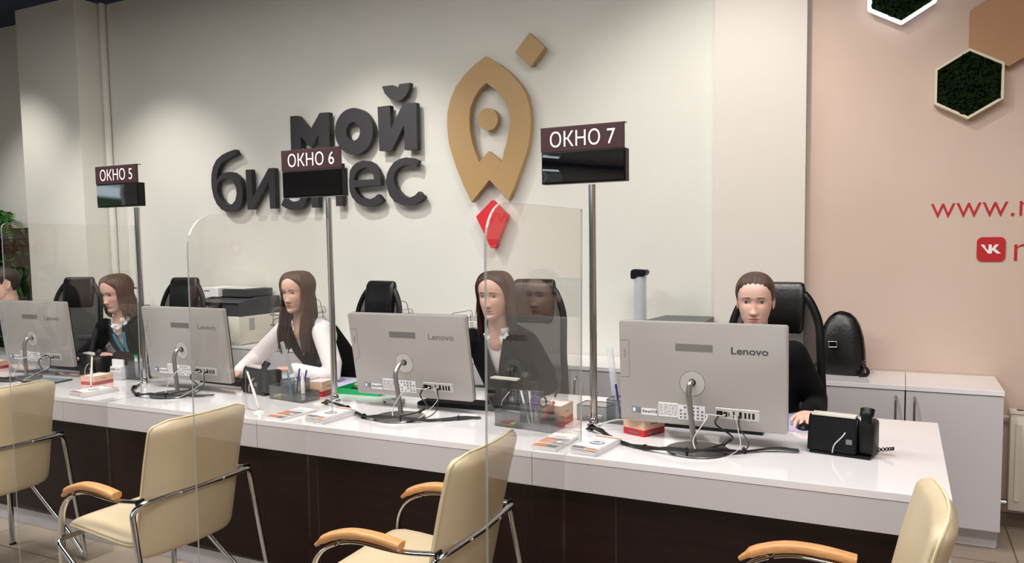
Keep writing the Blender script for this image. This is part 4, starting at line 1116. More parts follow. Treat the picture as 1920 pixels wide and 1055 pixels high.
def hand(wrist, dirv, up, thumb_side, curl=.5, scale=1., spread=.12, fists=0):
    """palm, five fingers; returns bmesh"""
    d = dirv.normalized(); u = (up-d*up.dot(d)).normalized(); l = d.cross(u)*thumb_side      # l points to the thumb side
    b = nb(); k = scale
    rings = []
    for s_, w_, h_ in ((-.035, .023, .018), (0, .024, .017), (.02, .032, .016), (.05, .039, .0145), (.075, .040, .013), (.088, .036, .010)):
        c = wrist+d*s_*k
        rings.append([c+l*(w_*k*math.copysign(abs(math.cos(2*PI*j/16))**.75, math.cos(2*PI*j/16)))+u*(h_*k*math.copysign(abs(math.sin(2*PI*j/16))**.8, math.sin(2*PI*j/16))) for j in range(16)])
    loft(b, rings)
    specs = [(.029, .083, .068, 0), (.0095, .088, .076, 1), (-.0105, .085, .070, 2), (-.029, .078, .056, 3)]
    for lo, st, ln, q in specs:
        p = wrist+l*lo*k+d*(st-.018)*k; ang = 0; dd = (d+l*spread*lo/.03).normalized(); P = [p, p+dd*.020*k]
        for seg_, bend in ((.46, .55), (.31, .75), (.23, .55)):
            ang += bend*curl*(1+.12*q); vdir = dd*math.cos(ang)-u*math.sin(ang); P.append(P[-1]+vdir*ln*seg_*k)
        r = (.0088 if q < 3 else .0076)*k
        sweep(b, P, r, seg=10, radii=[1.1, 1.1, 1.0, .92, .78])
        for pp, rr in ((P[-1], r*.80), (P[2], r*1.0), (P[3], r*.93), (P[1], r*1.1)):
            tb = bmesh.new(); bmesh.ops.create_icosphere(tb, subdivisions=2, radius=rr); merge(b, tb, Matrix.Translation(pp))
    p = wrist+l*.018*k+d*.012*k
    P = [p, p+(d*.6+l*.8-u*.2)*.032*k, p+(d*.6+l*.8-u*.2)*.032*k+(d*.85+l*.45-u*.3*curl)*.032*k]
    P.append(P[-1]+(d*.95+l*.1-u*.35*curl)*.026*k)
    sweep(b, P, .0105*k, seg=10, radii=[1.3, 1.15, .98, .8])
    for pp, rr in ((P[-1], .0084), (P[2], .0103), (P[1], .0118)):
        tb = bmesh.new(); bmesh.ops.create_icosphere(tb, subdivisions=2, radius=rr*k); merge(b, tb, Matrix.Translation(pp))
    return b
def person(label, hip, head, yaw, hyaw, hpitch, hands, style, hair, skin, scale=1.0, male=False, hroll=0):
    """hands: list of (side, wrist, dir, curl, elbow pole); side +1 is the person's left (+X when facing -Y)"""
    root = thing('person', label, 'person', (hip[0], hip[1], 0))
    O = V((hip[0], hip[1], 0))
    fw = V((math.sin(yaw), -math.cos(yaw), 0)); sd = V((math.cos(yaw), math.sin(yaw), 0)); up = V((0, 0, 1))
    Hd = V(head); hf = V((math.sin(hyaw), -math.cos(hyaw), 0)); hs = V((-math.cos(hyaw), -math.sin(hyaw), 0))
    R3 = Matrix((hs, hf, up)).transposed().to_4x4()
    HM = Matrix.Translation(Hd) @ R3 @ Matrix.Rotation(-hpitch, 4, 'X') @ Matrix.Rotation(hroll, 4, 'Y')
    LO = Matrix.Translation(-O)
    Nb = Hd-fw*.035+V((0, 0, -.175))
    Hp = V((hip[0], hip[1]-.0, .55))
    k = 1.12 if male else 1.0
    # spine
    mid = Hp.lerp(Nb, .5)-fw*.045
    SP = catmull([Hp, mid, Nb], 10)
    def sp(t):
        u = t*(len(SP)-1); i = min(len(SP)-2, int(u)); return SP[i].lerp(SP[i+1], u-i), (SP[i+1]-SP[i]).normalized()
    def torso(b, g=0.0, top=True):
        rings = []
        for t, wx, wy, fo in ((0, .172, .128, 0), (.12, .172, .125, 0), (.3, .148, .110, .005), (.45, .140, .104, .01), (.6, .150, .108, .018 if not male else .008), (.72, .158, .106, .020 if not male else .01), (.84, .168, .092, .008), (.92, .155, .074, 0), (.97, .105, .064, 0), (1.0, .066, .060, 0)):
            c, tt = sp(t); rings.append(ring(c+fw*fo, sd, tt, wx*k+g, wy*k+g))
        loft(b, rings)
    SHz = -.052
    sh = {s: Nb+sd*(s*.150*k)+V((0, 0, SHz)) for s in (-1, 1)}
    arms = {}
    for s, wr, dv, curl, pole, *rest in hands:
        wr = V(wr); l1, l2 = .275*k, .245*k
        d = wr-sh[s]
        if d.length > (l1+l2)*.99: l1 *= d.length/(l1+l2)*1.01; l2 *= d.length/(l1+l2)*1.01
        arms[s] = (sh[s], elbow(sh[s], wr, l1, l2, V(pole)), wr, V(dv), curl)
    # body: skin surface, head and hands in one mesh
    b = nb(); torso(b, -.012)
    c0 = Nb+V((0, 0, -.03)); 
    neck_top = HM @ V((0, -.012, -.045))
    limb(b, [Nb-fw*.012+V((0, 0, -.06)), Nb-fw*.002, neck_top.lerp(Nb, .4)-fw*.004, neck_top], [.066, .053*k, .050*k, .052*k])
    for s, (S, E, W_, dv, curl) in arms.items():
        limb(b, [S, E, W_], [.045*k, .036*k, .024*k])
    kn = {}
    for s in (-1, 1):
        a = Hp+sd*s*.09; kn[s] = a+fw*.42+sd*s*.05+V((0, 0, -.02)); an = kn[s]+V((0, 0, -.44))+fw*(-.04)
        limb(b, [a, kn[s]], [.075, .052]); limb(b, [kn[s], an], [.05, .036])
    b = remesh(b, .009, 3)
    for f in b.faces: f.smooth = True
    for s, (S, E, W_, dv, curl) in arms.items():
        h = hand(W_, dv, V((0, 0, 1)) if abs(dv.normalized().z) < .8 else fw, s*1, curl, .92 if not male else 1.02)
        h = remesh(h, .0026, 2); 
        for f in h.faces: f.smooth = True
        merge(b, h)
    build_head(b, HM, fem=not male)
    bmesh.ops.transform(b, matrix=LO, verts=b.verts)
    me = bpy.data.meshes.new('body'); b.to_mesh(me); b.free()
    for mm in (skin, M['lips'], M['eyew'], M['iris'], M['lash'], M['brow']): me.materials.append(mm)
    bo = bpy.data.objects.new('body', me); C.objects.link(bo); bo.parent = root
    # hair
    if hair:
        hm, hstyle, length, front, curlk, a0 = hair
        b = hair_cap('long' if hstyle in ('long', 'bob') else hstyle, {'man': .008, 'tied': .0075}.get(hstyle, .011))
        if hstyle in ('long', 'bob'): hair_locks(b, length, int(abs(head[0])*50), front=front, curl=curlk, a0=a0, wid=.014)
        if hstyle == 'tied':
            P = [head_pt(PI, .0, .012), head_pt(PI, -.03, .035), V((.035, -.085, -.09)), V((.058, -.02, -.14)), V((.072, .03, -.20))]
            for q in range(9):
                rr = random.Random(q); o_ = V((rr.uniform(-.014, .014), rr.uniform(-.010, .010), rr.uniform(-.01, .01)))
                sweep(b, catmull([p+o_*min(1, i*.7) for i, p in enumerate(P)], 5), .012, seg=8, sec=(.011, .008))
        bmesh.ops.transform(b, matrix=LO @ HM, verts=b.verts)
        obj('hair', b, hm, root, smooth=True)
    # clothes
    def sleeves(b, g, cuff=.0):
        for s, (S, E, W_, dv, curl) in arms.items():
            d_ = (W_-E).normalized()
            limb(b, [S+V((0, 0, -.004)), E, W_-d_*(.012+cuff)], [.056*k+g, .048*k+g, .036*k+g])
    def vcut(b, vd, kk, w0=.006):
        dele = []
        for f in b.faces:
            c = f.calc_center_median(); q = c-Nb
            if q.dot(fw) > .0 and q.z > -vd and abs(q.dot(sd)) < w0+(q.z+vd)*kk: dele.append(f)
        bmesh.ops.delete(b, geom=dele, context='FACES'); border(b)
    def border(b, it=6):
        ev = [e for e in b.edges if e.is_boundary]; nb_ = {}
        for e in ev:
            a_, c_ = e.verts; nb_.setdefault(a_, []).append(c_); nb_.setdefault(c_, []).append(a_)
        for _ in range(it):
            new = {v: (v.co*.4+sum((o.co for o in l), V((0, 0, 0)))/len(l)*.6) for v, l in nb_.items() if len(l) == 2}
            for v, c_ in new.items(): v.co = c_
    def necktrim(b, r=.062, z=.012):
        dele = [f for f in b.faces if (lambda q: q.z > z-.004 and math.hypot(q.x, q.y) < .084)(f.calc_center_median()-Nb)]
        bmesh.ops.delete(b, geom=dele, context='FACES'); border(b)
    def finish(name, b, m, par=root):
        for f in b.faces: f.smooth = True
        bmesh.ops.transform(b, matrix=LO, verts=b.verts)
        return obj(name, b, m, par, smooth=True)
    def project(bv, lat, z, off):
        o = Nb+sd*lat+V((0, 0, z))+fw*.5
        hit = bv.ray_cast(o, -fw)
        p = hit[0] if hit[0] is not None else Nb+sd*lat+V((0, 0, z))+fw*.08
        return p+fw*off
    def lapels(bv, vd, kk, w, m, par):
        b = nb()
        for s in (-1, 1):
            rows = []
            for i in range(13):
                t = i/12; z = -vd+t*(vd-.035); x0 = .004+(z+vd)*kk; ww = w*(math.sin(PI*min(1, t*.85+.08)))**.8+.006
                if t > .70: ww *= 1.15
                rows.append([project(bv, s*(x0-.004), z, .006), project(bv, s*(x0+ww*.5), z-.006, .009), project(bv, s*(x0+ww), z-.012, .0045)])
            for off in (0, .003):
                pass
            A = [[b.verts.new(p) for p in r] for r in rows]; B = [[b.verts.new(p-fw*.004) for p in r] for r in rows]
            for i in range(12):
                for j in range(2):
                    b.faces.new((A[i][j], A[i][j+1], A[i+1][j+1], A[i+1][j])); b.faces.new((B[i][j], B[i+1][j], B[i+1][j+1], B[i][j+1]))
                b.faces.new((A[i][0], A[i+1][0], B[i+1][0], B[i][0])); b.faces.new((A[i][2], B[i][2], B[i+1][2], A[i+1][2]))
        return finish('lapel', b, m, par)
    def collar(bv, m, par, tipz=-.055, wid=.05, name='collar'):
        b = nb()
        P = [Nb+V((0, 0, .0))+sd*(.062*math.sin(a))-fw*(.060*math.cos(a)+.0)+V((0, 0, .012-.018*(1-math.cos(a))*.5)) for a in [-2.5+5.0*i/20 for i in range(21)]]
        sweep(b, P, .006, seg=8, sec=(.005, .016), up=V((0, 0, 1)))
        for s in (-1, 1):
            A = [Nb+sd*s*.050+fw*.030+V((0, 0, .010)), project(bv, s*.006, tipz*.45, .006)+V((0, 0, .0)), project(bv, s*wid, tipz, .007), project(bv, s*(wid+.022), tipz*.45, .006)]
            va = [b.verts.new(p) for p in A]; vb = [b.verts.new(p-fw*.003) for p in A]
            b.faces.new(va); b.faces.new(vb[::-1])
            for i in range(4): b.faces.new((va[i], vb[i], vb[(i+1) % 4], va[(i+1) % 4]))
        return finish(name, b, m, par)
    def cuffs(m, par):
        b = nb()
        for s, (S, E, W_, dv, curl) in arms.items():
            d_ = (W_-E).normalized(); sweep(b, [W_-d_*.045, W_-d_*.0], .033*k, seg=16)
        return finish('cuff', b, m, par)
    if style in ('blazer', 'blazer_closed', 'suit', 'ruffle'):
        m = M['navy'] if style == 'suit' else M['suit']
        b = nb(); torso(b, .004); sh_b = remesh(b, .008, 2)
        bvS = BVHTree.FromBMesh(sh_b)
        if style != 'blazer_closed': vcut(sh_b, .105 if style == 'blazer' else .07, .42)
        necktrim(sh_b, z=.004)
        sho = finish('shirt', sh_b, M['shirt'] if style != 'blazer_closed' else M['suit'])
        b = nb(); torso(b, .014); sleeves(b, .006)
        j = remesh(b, .0075, 2); bv = BVHTree.FromBMesh(j)
        vd, kk = {'blazer': (.235, .26), 'suit': (.22, .24), 'ruffle': (.24, .26), 'blazer_closed': (.10, .35)}[style]
        vcut(j, vd, kk); necktrim(j)
        jo = finish('jacket', j, m)
        lapels(bv, vd, kk, .052, m, jo)
        if style != 'blazer_closed':
            collar(bvS, M['shirt'], sho)
            cuffs(M['shirt'], sho)
    if style == 'vest':
        b = nb(); torso(b, .004); sleeves(b, .004, .0); j = remesh(b, .0075, 2); bvS = BVHTree.FromBMesh(j); vcut(j, .06, .4); necktrim(j, z=.004)
        sho = finish('blouse', j, M['shirt']); collar(bvS, M['shirt'], sho, wid=.035); cuffs(M['shirt'], sho)
        b = nb(); torso(b, .014); j = remesh(b, .0075, 2); bv = BVHTree.FromBMesh(j); vcut(j, .21, .22)
        dele = [f for f in j.faces if (lambda c: (c-Nb).z > -.020 or min((c-(sh[s]+sd*s*.035+V((0, 0, -.02)))).length for s in (-1, 1)) < .085)(f.calc_center_median())]
        bmesh.ops.delete(j, geom=dele, context='FACES'); border(j); bmesh.ops.solidify(j, geom=j.faces[:], thickness=.003)
        vo = finish('vest', j, M['vest'])
    if style == 'ruffle':
        b = nb()
        for q in range(5):
            P = []
            for i in range(15):
                t = i/14; p = project(bvS, (-.03+.05*q/4)*(1-t*.4)+.006*math.sin(t*15+q), -.005-t*.085-q*.006, .010+.006*math.sin(t*18+q*2)); P.append(p)
            sweep(b, P, .006, seg=6, sec=(.010, .003))
        finish('ruffle', b, M['shirt'], sho)
        b = nb()
        P = [project(bv, .055, -.03, .008), project(bv, .05, -.10, .010), project(bv, .03, -.20, .010), project(bv, .015, -.30, .012), project(bv, .010, -.34, .012)]
        sweep(b, catmull(P, 4), .01, seg=8, sec=(.014, .0015), up=fw)
        P = [project(bv, -.06, -.03, .008), project(bv, -.03, -.14, .010), project(bv, -.0, -.24, .012), project(bv, .010, -.33, .013)]
        sweep(b, catmull(P, 4), .01, seg=8, sec=(.012, .0015), up=fw)
        finish('lanyard', b, M['lanyard'])
    # trousers and shoes
    b = nb()
    c, tt = sp(0); loft(b, [ring(Hp+V((0, 0, .06)), sd, up, .172*k, .135*k), ring(Hp+V((0, 0, -.06)), sd, up, .175*k, .135*k)])
    for s in (-1, 1):
        a = Hp+sd*s*.09; an = kn[s]+V((0, 0, -.42))+fw*(-.04)
        limb(b, [a, a.lerp(kn[s], .5), kn[s]], [.092, .078, .064]); limb(b, [kn[s], an], [.062, .052])
    b = remesh(b, .012, 3); finish('trousers', b, M['suit'] if not male else M['navy'])
    for s in (-1, 1):
        b = nb(); an = kn[s]+V((0, 0, -.44))+fw*(-.04); an.z = 0
        rings = []
        for q, w_, h_ in ((-.05, .022, .05), (-.04, .032, .065), (.02, .036, .068), (.08, .040, .045), (.15, .038, .030), (.19, .020, .018)):
            c = an+fw*q+V((0, 0, .004+h_/2)); rings.append(ring(c, sd, fw, w_, h_/2, n=14))
        loft(b, rings); finish('shoe', b, M['black_lea'])
    if 'behind the acrylic' in label:
        b = nb()
        for (x, y, z, r) in ((-.069, -.004, -.040, .0042), (-.069, -.004, -.054, .0034)):
            tb = bmesh.new(); bmesh.ops.create_uvsphere(tb, u_segments=12, v_segments=8, radius=r); merge(b, tb, HM @ Matrix.Translation((x, y, z)))
        for (x, y, z, r) in ((.069, -.004, -.040, .0042), (.069, -.004, -.054, .0034)):
            tb = bmesh.new(); bmesh.ops.create_uvsphere(tb, u_segments=12, v_segments=8, radius=r); merge(b, tb, HM @ Matrix.Translation((x, y, z)))
        finish('earring', b, M['chrome'])
    return root
person('woman in black with tied back hair facing the viewer behind the right end computer', (.64, 1.12), (.632, .90, 1.247), .0, .10, .10,
       [(1, (.862, .835, .795), (-.10, -1, -.12), .55, (.35, .5, -1)), (-1, (.43, .74, .79), (.3, -1, -.1), .5, (-1, .5, -.5))], 'blazer_closed',
       (M['hair_brown'], 'tied', 0, 0, 0, 0), M['skin2'])
person('woman in a black blazer and white shirt collar behind the acrylic screen', (-.60, 1.14), (-.592, .86, 1.250), .0, .02, .06,
       [(1, (-.47, .80, .81), (-.35, -1, -.05), .6, (.2, .5, -1)), (-1, (-.80, .84, .81), (.25, -1, -.05), .6, (-1, .5, -.5))], 'blazer',
       (M['hair_auburn'], 'long', .30, -.02, .008, 1.42), M['skin'])
person('long haired woman in a white blouse and black vest, writing', (-1.80, 1.27), (-1.905, .93, 1.245), -.10, .02, .08,
       [(1, (-1.86, .82, .815), (-.9, -.45, .05), .7, (.8, -.2, -.8)), (-1, (-2.16, .72, .80), (-.35, -1, -.15), .4, (-1, .3, -.6))], 'vest',
       (M['hair_brown'], 'long', .34, .050, .012, 1.18), M['skin'])
person('woman in a black blazer with a turquoise lanyard and shoulder length hair', (-3.38, 1.20), (-3.33, .84, 1.225), .08, .02, .22,
       [(1, (-3.20, .72, .83), (-.75, -.5, .25), .9, (1, .2, -.7)), (-1, (-3.60, .74, .80), (-.2, -1, -.05), .5, (-1, .4, -.6))], 'ruffle',
       (M['hair_light'], 'bob', .150, .0, .006, 1.2), M['skin2'])
person('short haired man in a navy suit at the left picture edge', (-4.55, 1.12), (-4.62, .90, 1.270), -.15, -.40, .05,
       [(1, (-4.18, .80, .80), (.45, -1, -.05), .4, (1, .3, -.6)), (-1, (-4.80, .70, .80), (.2, -1, -.05), .4, (-1, .4, -.6))], 'suit',
       (M['hair_dark'], 'man', 0, 0, 0, 0), M['skin'], male=True)

# ------------------------------------------------------------------ things on the desks
ZD = DT+.0006
# brochures: one mesh each (cover print is ink on the sheet), stacked
def brochure(kind):
    b = nb(); w_, d_, h_ = .099, .21, .0034
    box(b, -w_/2, w_/2, -d_/2, d_/2, 0, h_, mi=0)
    def ink(x0, x1, y0, y1, mi): box(b, x0, x1, y0, y1, h_, h_+.00012, mi=mi)
    if kind == 'orange':
        ink(-w_/2+.001, w_/2*.02, -d_/2+.001, -d_/2+.045, 1); ink(w_/2*.04, w_/2-.001, -d_/2+.001, -d_/2+.045, 2)
        ink(-w_/2+.001, w_/2*.02, -d_/2+.055, .03, 1); ink(w_/2*.05, w_/2-.001, -d_/2+.055, .03, 2)
        ink(w_/2*.3, w_/2*.7, -.03, -.005, 0); ink(-w_/2+.008, w_/2-.012, .045, .05, 2); ink(-w_/2+.008, w_/2-.03, .06, .064, 2)
    else:
        ink(-w_/2+.001, w_/2*.1, -d_/2+.001, -d_/2+.03, 2); ink(w_/2*.15, w_/2-.001, -d_/2+.001, -d_/2+.022, 1)
        t = bmesh.new(); bmesh.ops.create_cone(t, cap_ends=True, segments=28, radius1=.030, radius2=.030, depth=.00012)
        for f in t.faces: f.material_index = 2
        merge(b, t, Matrix.Translation((.008, -.008, h_+.00006)) @ Matrix.Diagonal((1, .8, 1, 1)))
        box(b, -.018, .012, -.016, -.004, h_+.00012, h_+.0002, mi=0); box(b, .012, .026, -.012, .006, h_+.00012, h_+.0002, mi=0)
        ink(-w_/2+.001, w_/2-.001, d_/2-.03, d_/2-.012, 1); ink(-w_/2+.01, w_/2-.03, .03, .034, 2)
    return obj('brochure', b, None, mats=[M['paper'], M['orange'], mat('photo_print', '#565055', .5, mix='#8f898c', mscale=40)])
BR = {k: brochure(k) for k in ('orange', 'photo')}
BRused = set(); ORD = ['', 'second', 'third', 'fourth', 'fifth', 'sixth', 'seventh']
def pile(kind, x, y, rz, n, where, seed, group):
    rnd = random.Random(seed)
    for i in range(n):
        o = BR[kind] if kind not in BRused else BR[kind].copy()
        if kind in BRused: C.objects.link(o)
        BRused.add(kind)
        o.location = (x+rnd.uniform(-.0015, .0015), y+rnd.uniform(-.0015, .0015), ZD+i*.0037); o.rotation_euler = (0, 0, rz+rnd.uniform(-.012, .012))
        lab = ('topmost' if i == n-1 else 'lowest' if i == 0 else ORD[i]+' from the bottom') + ' brochure ' + where
        tag(o, lab, 'brochure', group)
pile('orange', .040, .125, -.03, 4, 'of the orange pile by the right hand sign pole', 1, 'orange brochures in front of the right hand sign pole')
pile('photo', .205, .118, -.12, 7, 'of the photo pile by the right hand sign pole', 2, 'round photo brochures in front of the right hand sign pole')
pile('orange', -1.245, .125, -.05, 3, 'of the orange pile by the middle sign pole', 3, 'orange brochures in front of the middle sign pole')
pile('photo', -1.028, .135, -.06, 8, 'of the photo pile by the middle sign pole', 4, 'round photo brochures in front of the middle sign pole')
pile('photo', -2.575, .120, -.05, 7, 'of the pile by the left hand sign pole', 5, 'brochures on the leftmost desk front')

def note_box(x, y, rz, label, h=.07):
    t = thing('note_box', label, 'box', (x, y, ZD), rz, group='cream and red paper note boxes')
    w_, d_ = .052, .062
    obj('red_base', box(nb(), -w_, w_, -d_, d_, 0, h*.36), M['box_red'], t)
    b = nb(); th = .002
    for a in ((-w_, w_, -d_, -d_+th), (-w_, w_, d_-th, d_), (-w_, -w_+th, -d_+th, d_-th), (w_-th, w_, -d_+th, d_-th)): box(b, *a, h*.36+.0003, h)
    obj('card_sleeve', b, M['kraft'], t)
    obj('paper_stack', box(nb(), -w_+.0025, w_-.0025, -d_+.0025, d_-.0025, h*.36+.0004, h*.93), M['paper'], t)
    b = nb(); box(b, w_, w_+.0004, -d_*.6, d_*.5, h*.10, h*.22); box(b, -w_*.5, w_*.5, -d_-.0004, -d_, h*.12, h*.2); box(b, w_, w_+.0004, -d_*.4, d_*.3, h*.62, h*.68); obj('print', b, M['print'], t)
    return t
note_box(.290, .425, -.40, 'cream and red note box left of the largest computer')
note_box(-.095, .445, .0, 'cream and red note box left of the right hand sign pole', .085)
note_box(-1.445, .565, .10, 'cream and red note box behind the mesh organizer, left of the middle sign pole', .075)
note_box(-2.865, .345, .10, 'cream and red note box in front of the woman with the lanyard', .05)
note_box(-4.02, .45, .10, 'cream and red note box at the left picture edge', .05)

def mesh_box(b, rim, x0, x1, y0, y1, z0, z1, r=.003):
    th = .0008
    for a in ((x0, x1, y0, y0+th), (x0, x1, y1-th, y1), (x0, x0+th, y0+th, y1-th), (x1-th, x1, y0+th, y1-th)): box(b, *a, z0, z1)
    box(b, x0, x1, y0, y1, z0, z0+th)
    sweep(rim, fillet([V((x0, (y0+y1)/2, z1)), V((x0, y0, z1)), V((x1, y0, z1)), V((x1, y1, z1)), V((x0, y1, z1)), V((x0, (y0+y1)/2+.001, z1))], .006), r*.6, seg=6)
def organizer(x, y, rz, label, L_=.27, D_=.10, lo=.045, hi=.10, tall=(.5, .82)):
    t = thing('desk_organizer', label, 'organizer', (x, y, ZD), rz, group='grey wire mesh desk organizers')
    b = nb(); rim = nb()
    a, c = -L_/2+L_*tall[0], -L_/2+L_*tall[1]
    mesh_box(b, rim, -L_/2, a, -D_/2, D_/2, .001, hi*.66)
    mesh_box(b, rim, a, c, -D_/2, D_/2, .001, hi)
    mesh_box(b, rim, c, L_/2, -D_/2, D_/2, .001, lo)
    obj('mesh_tray', b, M['wire_mesh'], t); obj('rim', rim, M['grey_plastic'], t, smooth=True)
    return t
def pen(x, y, z, lean, az, m, L_=.14, r=.0042, label='', cap=None, name='pen', grp='pens in the mesh organizers', mbody=None):
    d = V((math.sin(lean)*math.cos(az), math.sin(lean)*math.sin(az), math.cos(lean)))
    t = thing(name, label, 'pen', (x, y, z), group=grp)
    b = nb(); sweep(b, [d*.008, d*L_*.93], r, seg=10); obj('barrel', b, mbody or m, t, smooth=True)
    b = nb(); sweep(b, [V((0, 0, 0)), d*.008], r, seg=8, radii=[.25, .9]); obj('tip', b, M['steel'], t, smooth=True)
    b = nb(); sweep(b, [d*L_*(.62 if cap == 'long' else .88), d*L_], r*1.12, seg=10); obj('cap', b, m, t, smooth=True)
    return t
def loc(ox, oy, rz, lx, ly): return ox+lx*math.cos(rz)-ly*math.sin(rz), oy+lx*math.sin(rz)+ly*math.cos(rz)
# right organizer behind the right hand sign pole
OX = (.105, .565, -.05); organizer(*OX, 'wire mesh organizer behind the right hand sign pole', L_=.27, D_=.10, tall=(.50, .93))
for lx, ly, le, az, m, L_, lab in ((.045, .0, .20, 2.7, 'blue', .155, 'blue pen leaning in the organizer behind the right hand sign pole'), (.062, .015, .10, 2.2, 'blue', .150, 'second blue pen beside it behind the right hand sign pole'),
                           (.085, .0, .10, 1.9, 'black', .165, 'white pen with black end in the organizer behind the right hand sign pole'), (.105, .01, .08, 1.0, 'orange', .155, 'white pen with orange end in the organizer behind the right hand sign pole')):
    x, y = loc(*OX, lx, ly); pen(x, y, ZD+.003, le, az, M[m], L_, label=lab, mbody=M['white'] if m in ('black', 'orange') else None)
x, y = loc(*OX, .02, .03)
t = thing('ruler', 'clear plastic ruler standing in the organizer behind the right hand sign pole', 'ruler', (x, y, ZD+.004))
b = nb(); box(b, -.015, .015, -.001, .001, 0, .31); o = obj('blade', b, M['clear'], t, rot=(0, -.12, 0))
b = nb()
for k in range(58): box(b, .008 if k % 5 else .003, .0149, -.0013, -.001, .01+k*.005, .0108+k*.005)
g = obj('scale_marks', b, M['black'], t, rot=(0, -.12, 0))
x, y = loc(*OX, .09, -.03)
tag(obj('green_folder_clip', box(nb(), x-.035, x+.03, y-.004, y+.004, ZD+.018, ZD+.075, bev=.003), M['dgreen']), 'green plastic tag inside the organizer by the largest computer', 'clip')
x, y = loc(*OX, -.07, 0)
tag(obj('eraser', box(nb(), x-.03, x+.03, y-.012, y+.012, ZD+.002, ZD+.018, bev=.003), M['paper']), 'white eraser block in the low tray left of the right hand sign pole', 'eraser')
# organizer beside the acrylic screen
OX = (-.165, .335, -.12); organizer(*OX, 'wire mesh organizer seen through the acrylic screen', L_=.27, D_=.11, tall=(.46, .82))
for lx, ly, le, az, m, L_, lab in ((.0, .0, .30, 2.9, 'black', .17, 'white pen with black end leaning left behind the acrylic screen'), (.015, .0, .12, 2.8, 'black', .165, 'white pen with black end standing behind the acrylic screen'),
                           (.05, .01, .42, .35, 'black', .155, 'white marker leaning right behind the acrylic screen'), (.055, -.01, .50, .2, 'redp', .125, 'red marker leaning right behind the acrylic screen')):
    x, y = loc(*OX, lx, ly); pen(x, y, ZD+.003, le, az, M[m], L_, r=.0055 if m == 'redp' else .0045, label=lab, mbody=M['white'] if m == 'black' else None)
x, y = loc(*OX, .045, -.0)
t = thing('scissors', 'scissors with purple and black handles in the organizer behind the acrylic screen', 'scissors', (x, y, ZD+.004))
b = nb(); box(b, -.006, .006, -.001, .001, 0, .075); obj('blades', b, M['steel'], t)
for s, m in ((-1, 'purple'), (1, 'black')):
    b = nb(); sweep(b, [V((s*.018+.016*math.cos(a*PI/8), 0, .105+.022*math.sin(a*PI/8))) for a in range(16)], .0045, seg=8, closed=True); sweep(b, [V((s*.006, 0, .072)), V((s*.014, 0, .086))], .004, seg=8); obj('handle', b, M[m], t, smooth=True)
x, y = loc(*OX, -.09, -.02)
tag(obj('sticky_note_pad', box(nb(), x-.03, x+.03, y-.02, y+.02, ZD+.002, ZD+.010), M['yellow']), 'yellow sticky pad in the tray behind the acrylic screen', 'notepad')
tag(obj('sticky_note_pad', box(nb(), x-.028, x+.01, y-.018, y+.018, ZD+.0105, ZD+.016), M['redp']), 'red sticky pad on the yellow one behind the acrylic screen', 'notepad')
# organizer of the woman in the blouse
OX = (-1.485, .415, -.13); organizer(*OX, 'wire mesh organizer in front of the woman in the white blouse', L_=.24, D_=.11, tall=(.36, .72))
for lx, ly, le, az, m, L_, lab in ((.01, .0, .15, .6, 'blue', .15, 'blue pen in front of the woman in the white blouse'), (.03, .02, .22, .2, 'blue', .145, 'darker blue pen leaning right in front of the woman in the white blouse'),
                           (-.005, -.01, .25, 2.9, 'lanyard', .13, 'pale blue pen in front of the woman in the white blouse')):
    x, y = loc(*OX, lx, ly); pen(x, y, ZD+.003, le, az, M[m], L_, label=lab)
x, y = loc(*OX, .075, -.01)
t = thing('glue_stick', 'white glue tube standing in the organizer left of the middle sign pole', 'glue', (x, y, ZD+.004))
b = nb(); cyl(b, (0, 0, .045), .010, .09, seg=16); obj('tube', b, M['white'], t, smooth=True); b = nb(); cyl(b, (0, 0, .11), .0085, .04, seg=16, r2=.006); obj('cap', b, M['white'], t, smooth=True)
x, y = loc(*OX, -.075, -.01)
tag(obj('sticky_note_pad', box(nb(), x-.035, x+.03, y-.025, y+.025, ZD+.002, ZD+.016), M['yellow']), 'yellow sticky pad in the tray in front of the woman in the white blouse', 'notepad')
x, y = loc(*OX, -.01, .04)
t = thing('ruler', 'long grey plastic ruler leaning left in front of the woman in the white blouse', 'ruler', (x, y, ZD+.004))
b = nb(); box(b, -.012, .012, -.0015, .0015, .0, .29, bev=.0005, seg=1); obj('blade', b, mat('smoky_plastic', '#9a9a9c', .2), t, rot=(0, -.36, 0))
b = nb(); box(b, -.014, .014, -.004, .004, .0, .12); obj('sleeve', b, M['white'], t, rot=(0, -.36, 0))
# organizer with highlighters and cards left
OX = (-2.80, .53, .05); organizer(*OX, 'mesh organizer with highlighters by the left hand sign pole', L_=.20, D_=.08, lo=.06, hi=.105, tall=(.52, .98))
for lx, ly, le, az, m, lab, cap in ((.030, .0, .14, 2.7, 'green', 'highlighter with green cap by the left hand sign pole', 1), (.055, .0, .12, .8, 'pinkp', 'highlighter with pink cap by the left hand sign pole', 1)):
    x, y = loc(*OX, lx, ly); pen(x, y, ZD+.003, le, az, M[m], .135, r=.009, label=lab, name='highlighter', grp='highlighters by the left hand sign pole', mbody=M['white'])
x, y = loc(*OX, .075, .01); pen(x, y, ZD+.003, .35, .3, M['lanyard'], .14, label='pale turquoise pen leaning right by the left hand sign pole')
t = thing('card_holder', 'clear card holder with white cards in front of the woman with the lanyard', 'card holder', (-2.865, .470, ZD))
b = nb(); box(b, -.055, .055, -.012, -.009, .0, .045); box(b, -.055, .055, .018, .021, 0, .075); box(b, -.055, .055, -.009, .018, 0, .003); obj('clear_stand', b, M['clear'], t)
obj('card_stack', box(nb(), -.045, .045, -.008, .006, .0035, .075), M['paper'], t)
b = nb(); box(b, -.04, .0, -.0085, -.008, .056, .064); box(b, .01, .036, -.0085, -.008, .058, .062); obj('card_print', b, M['print'], t)
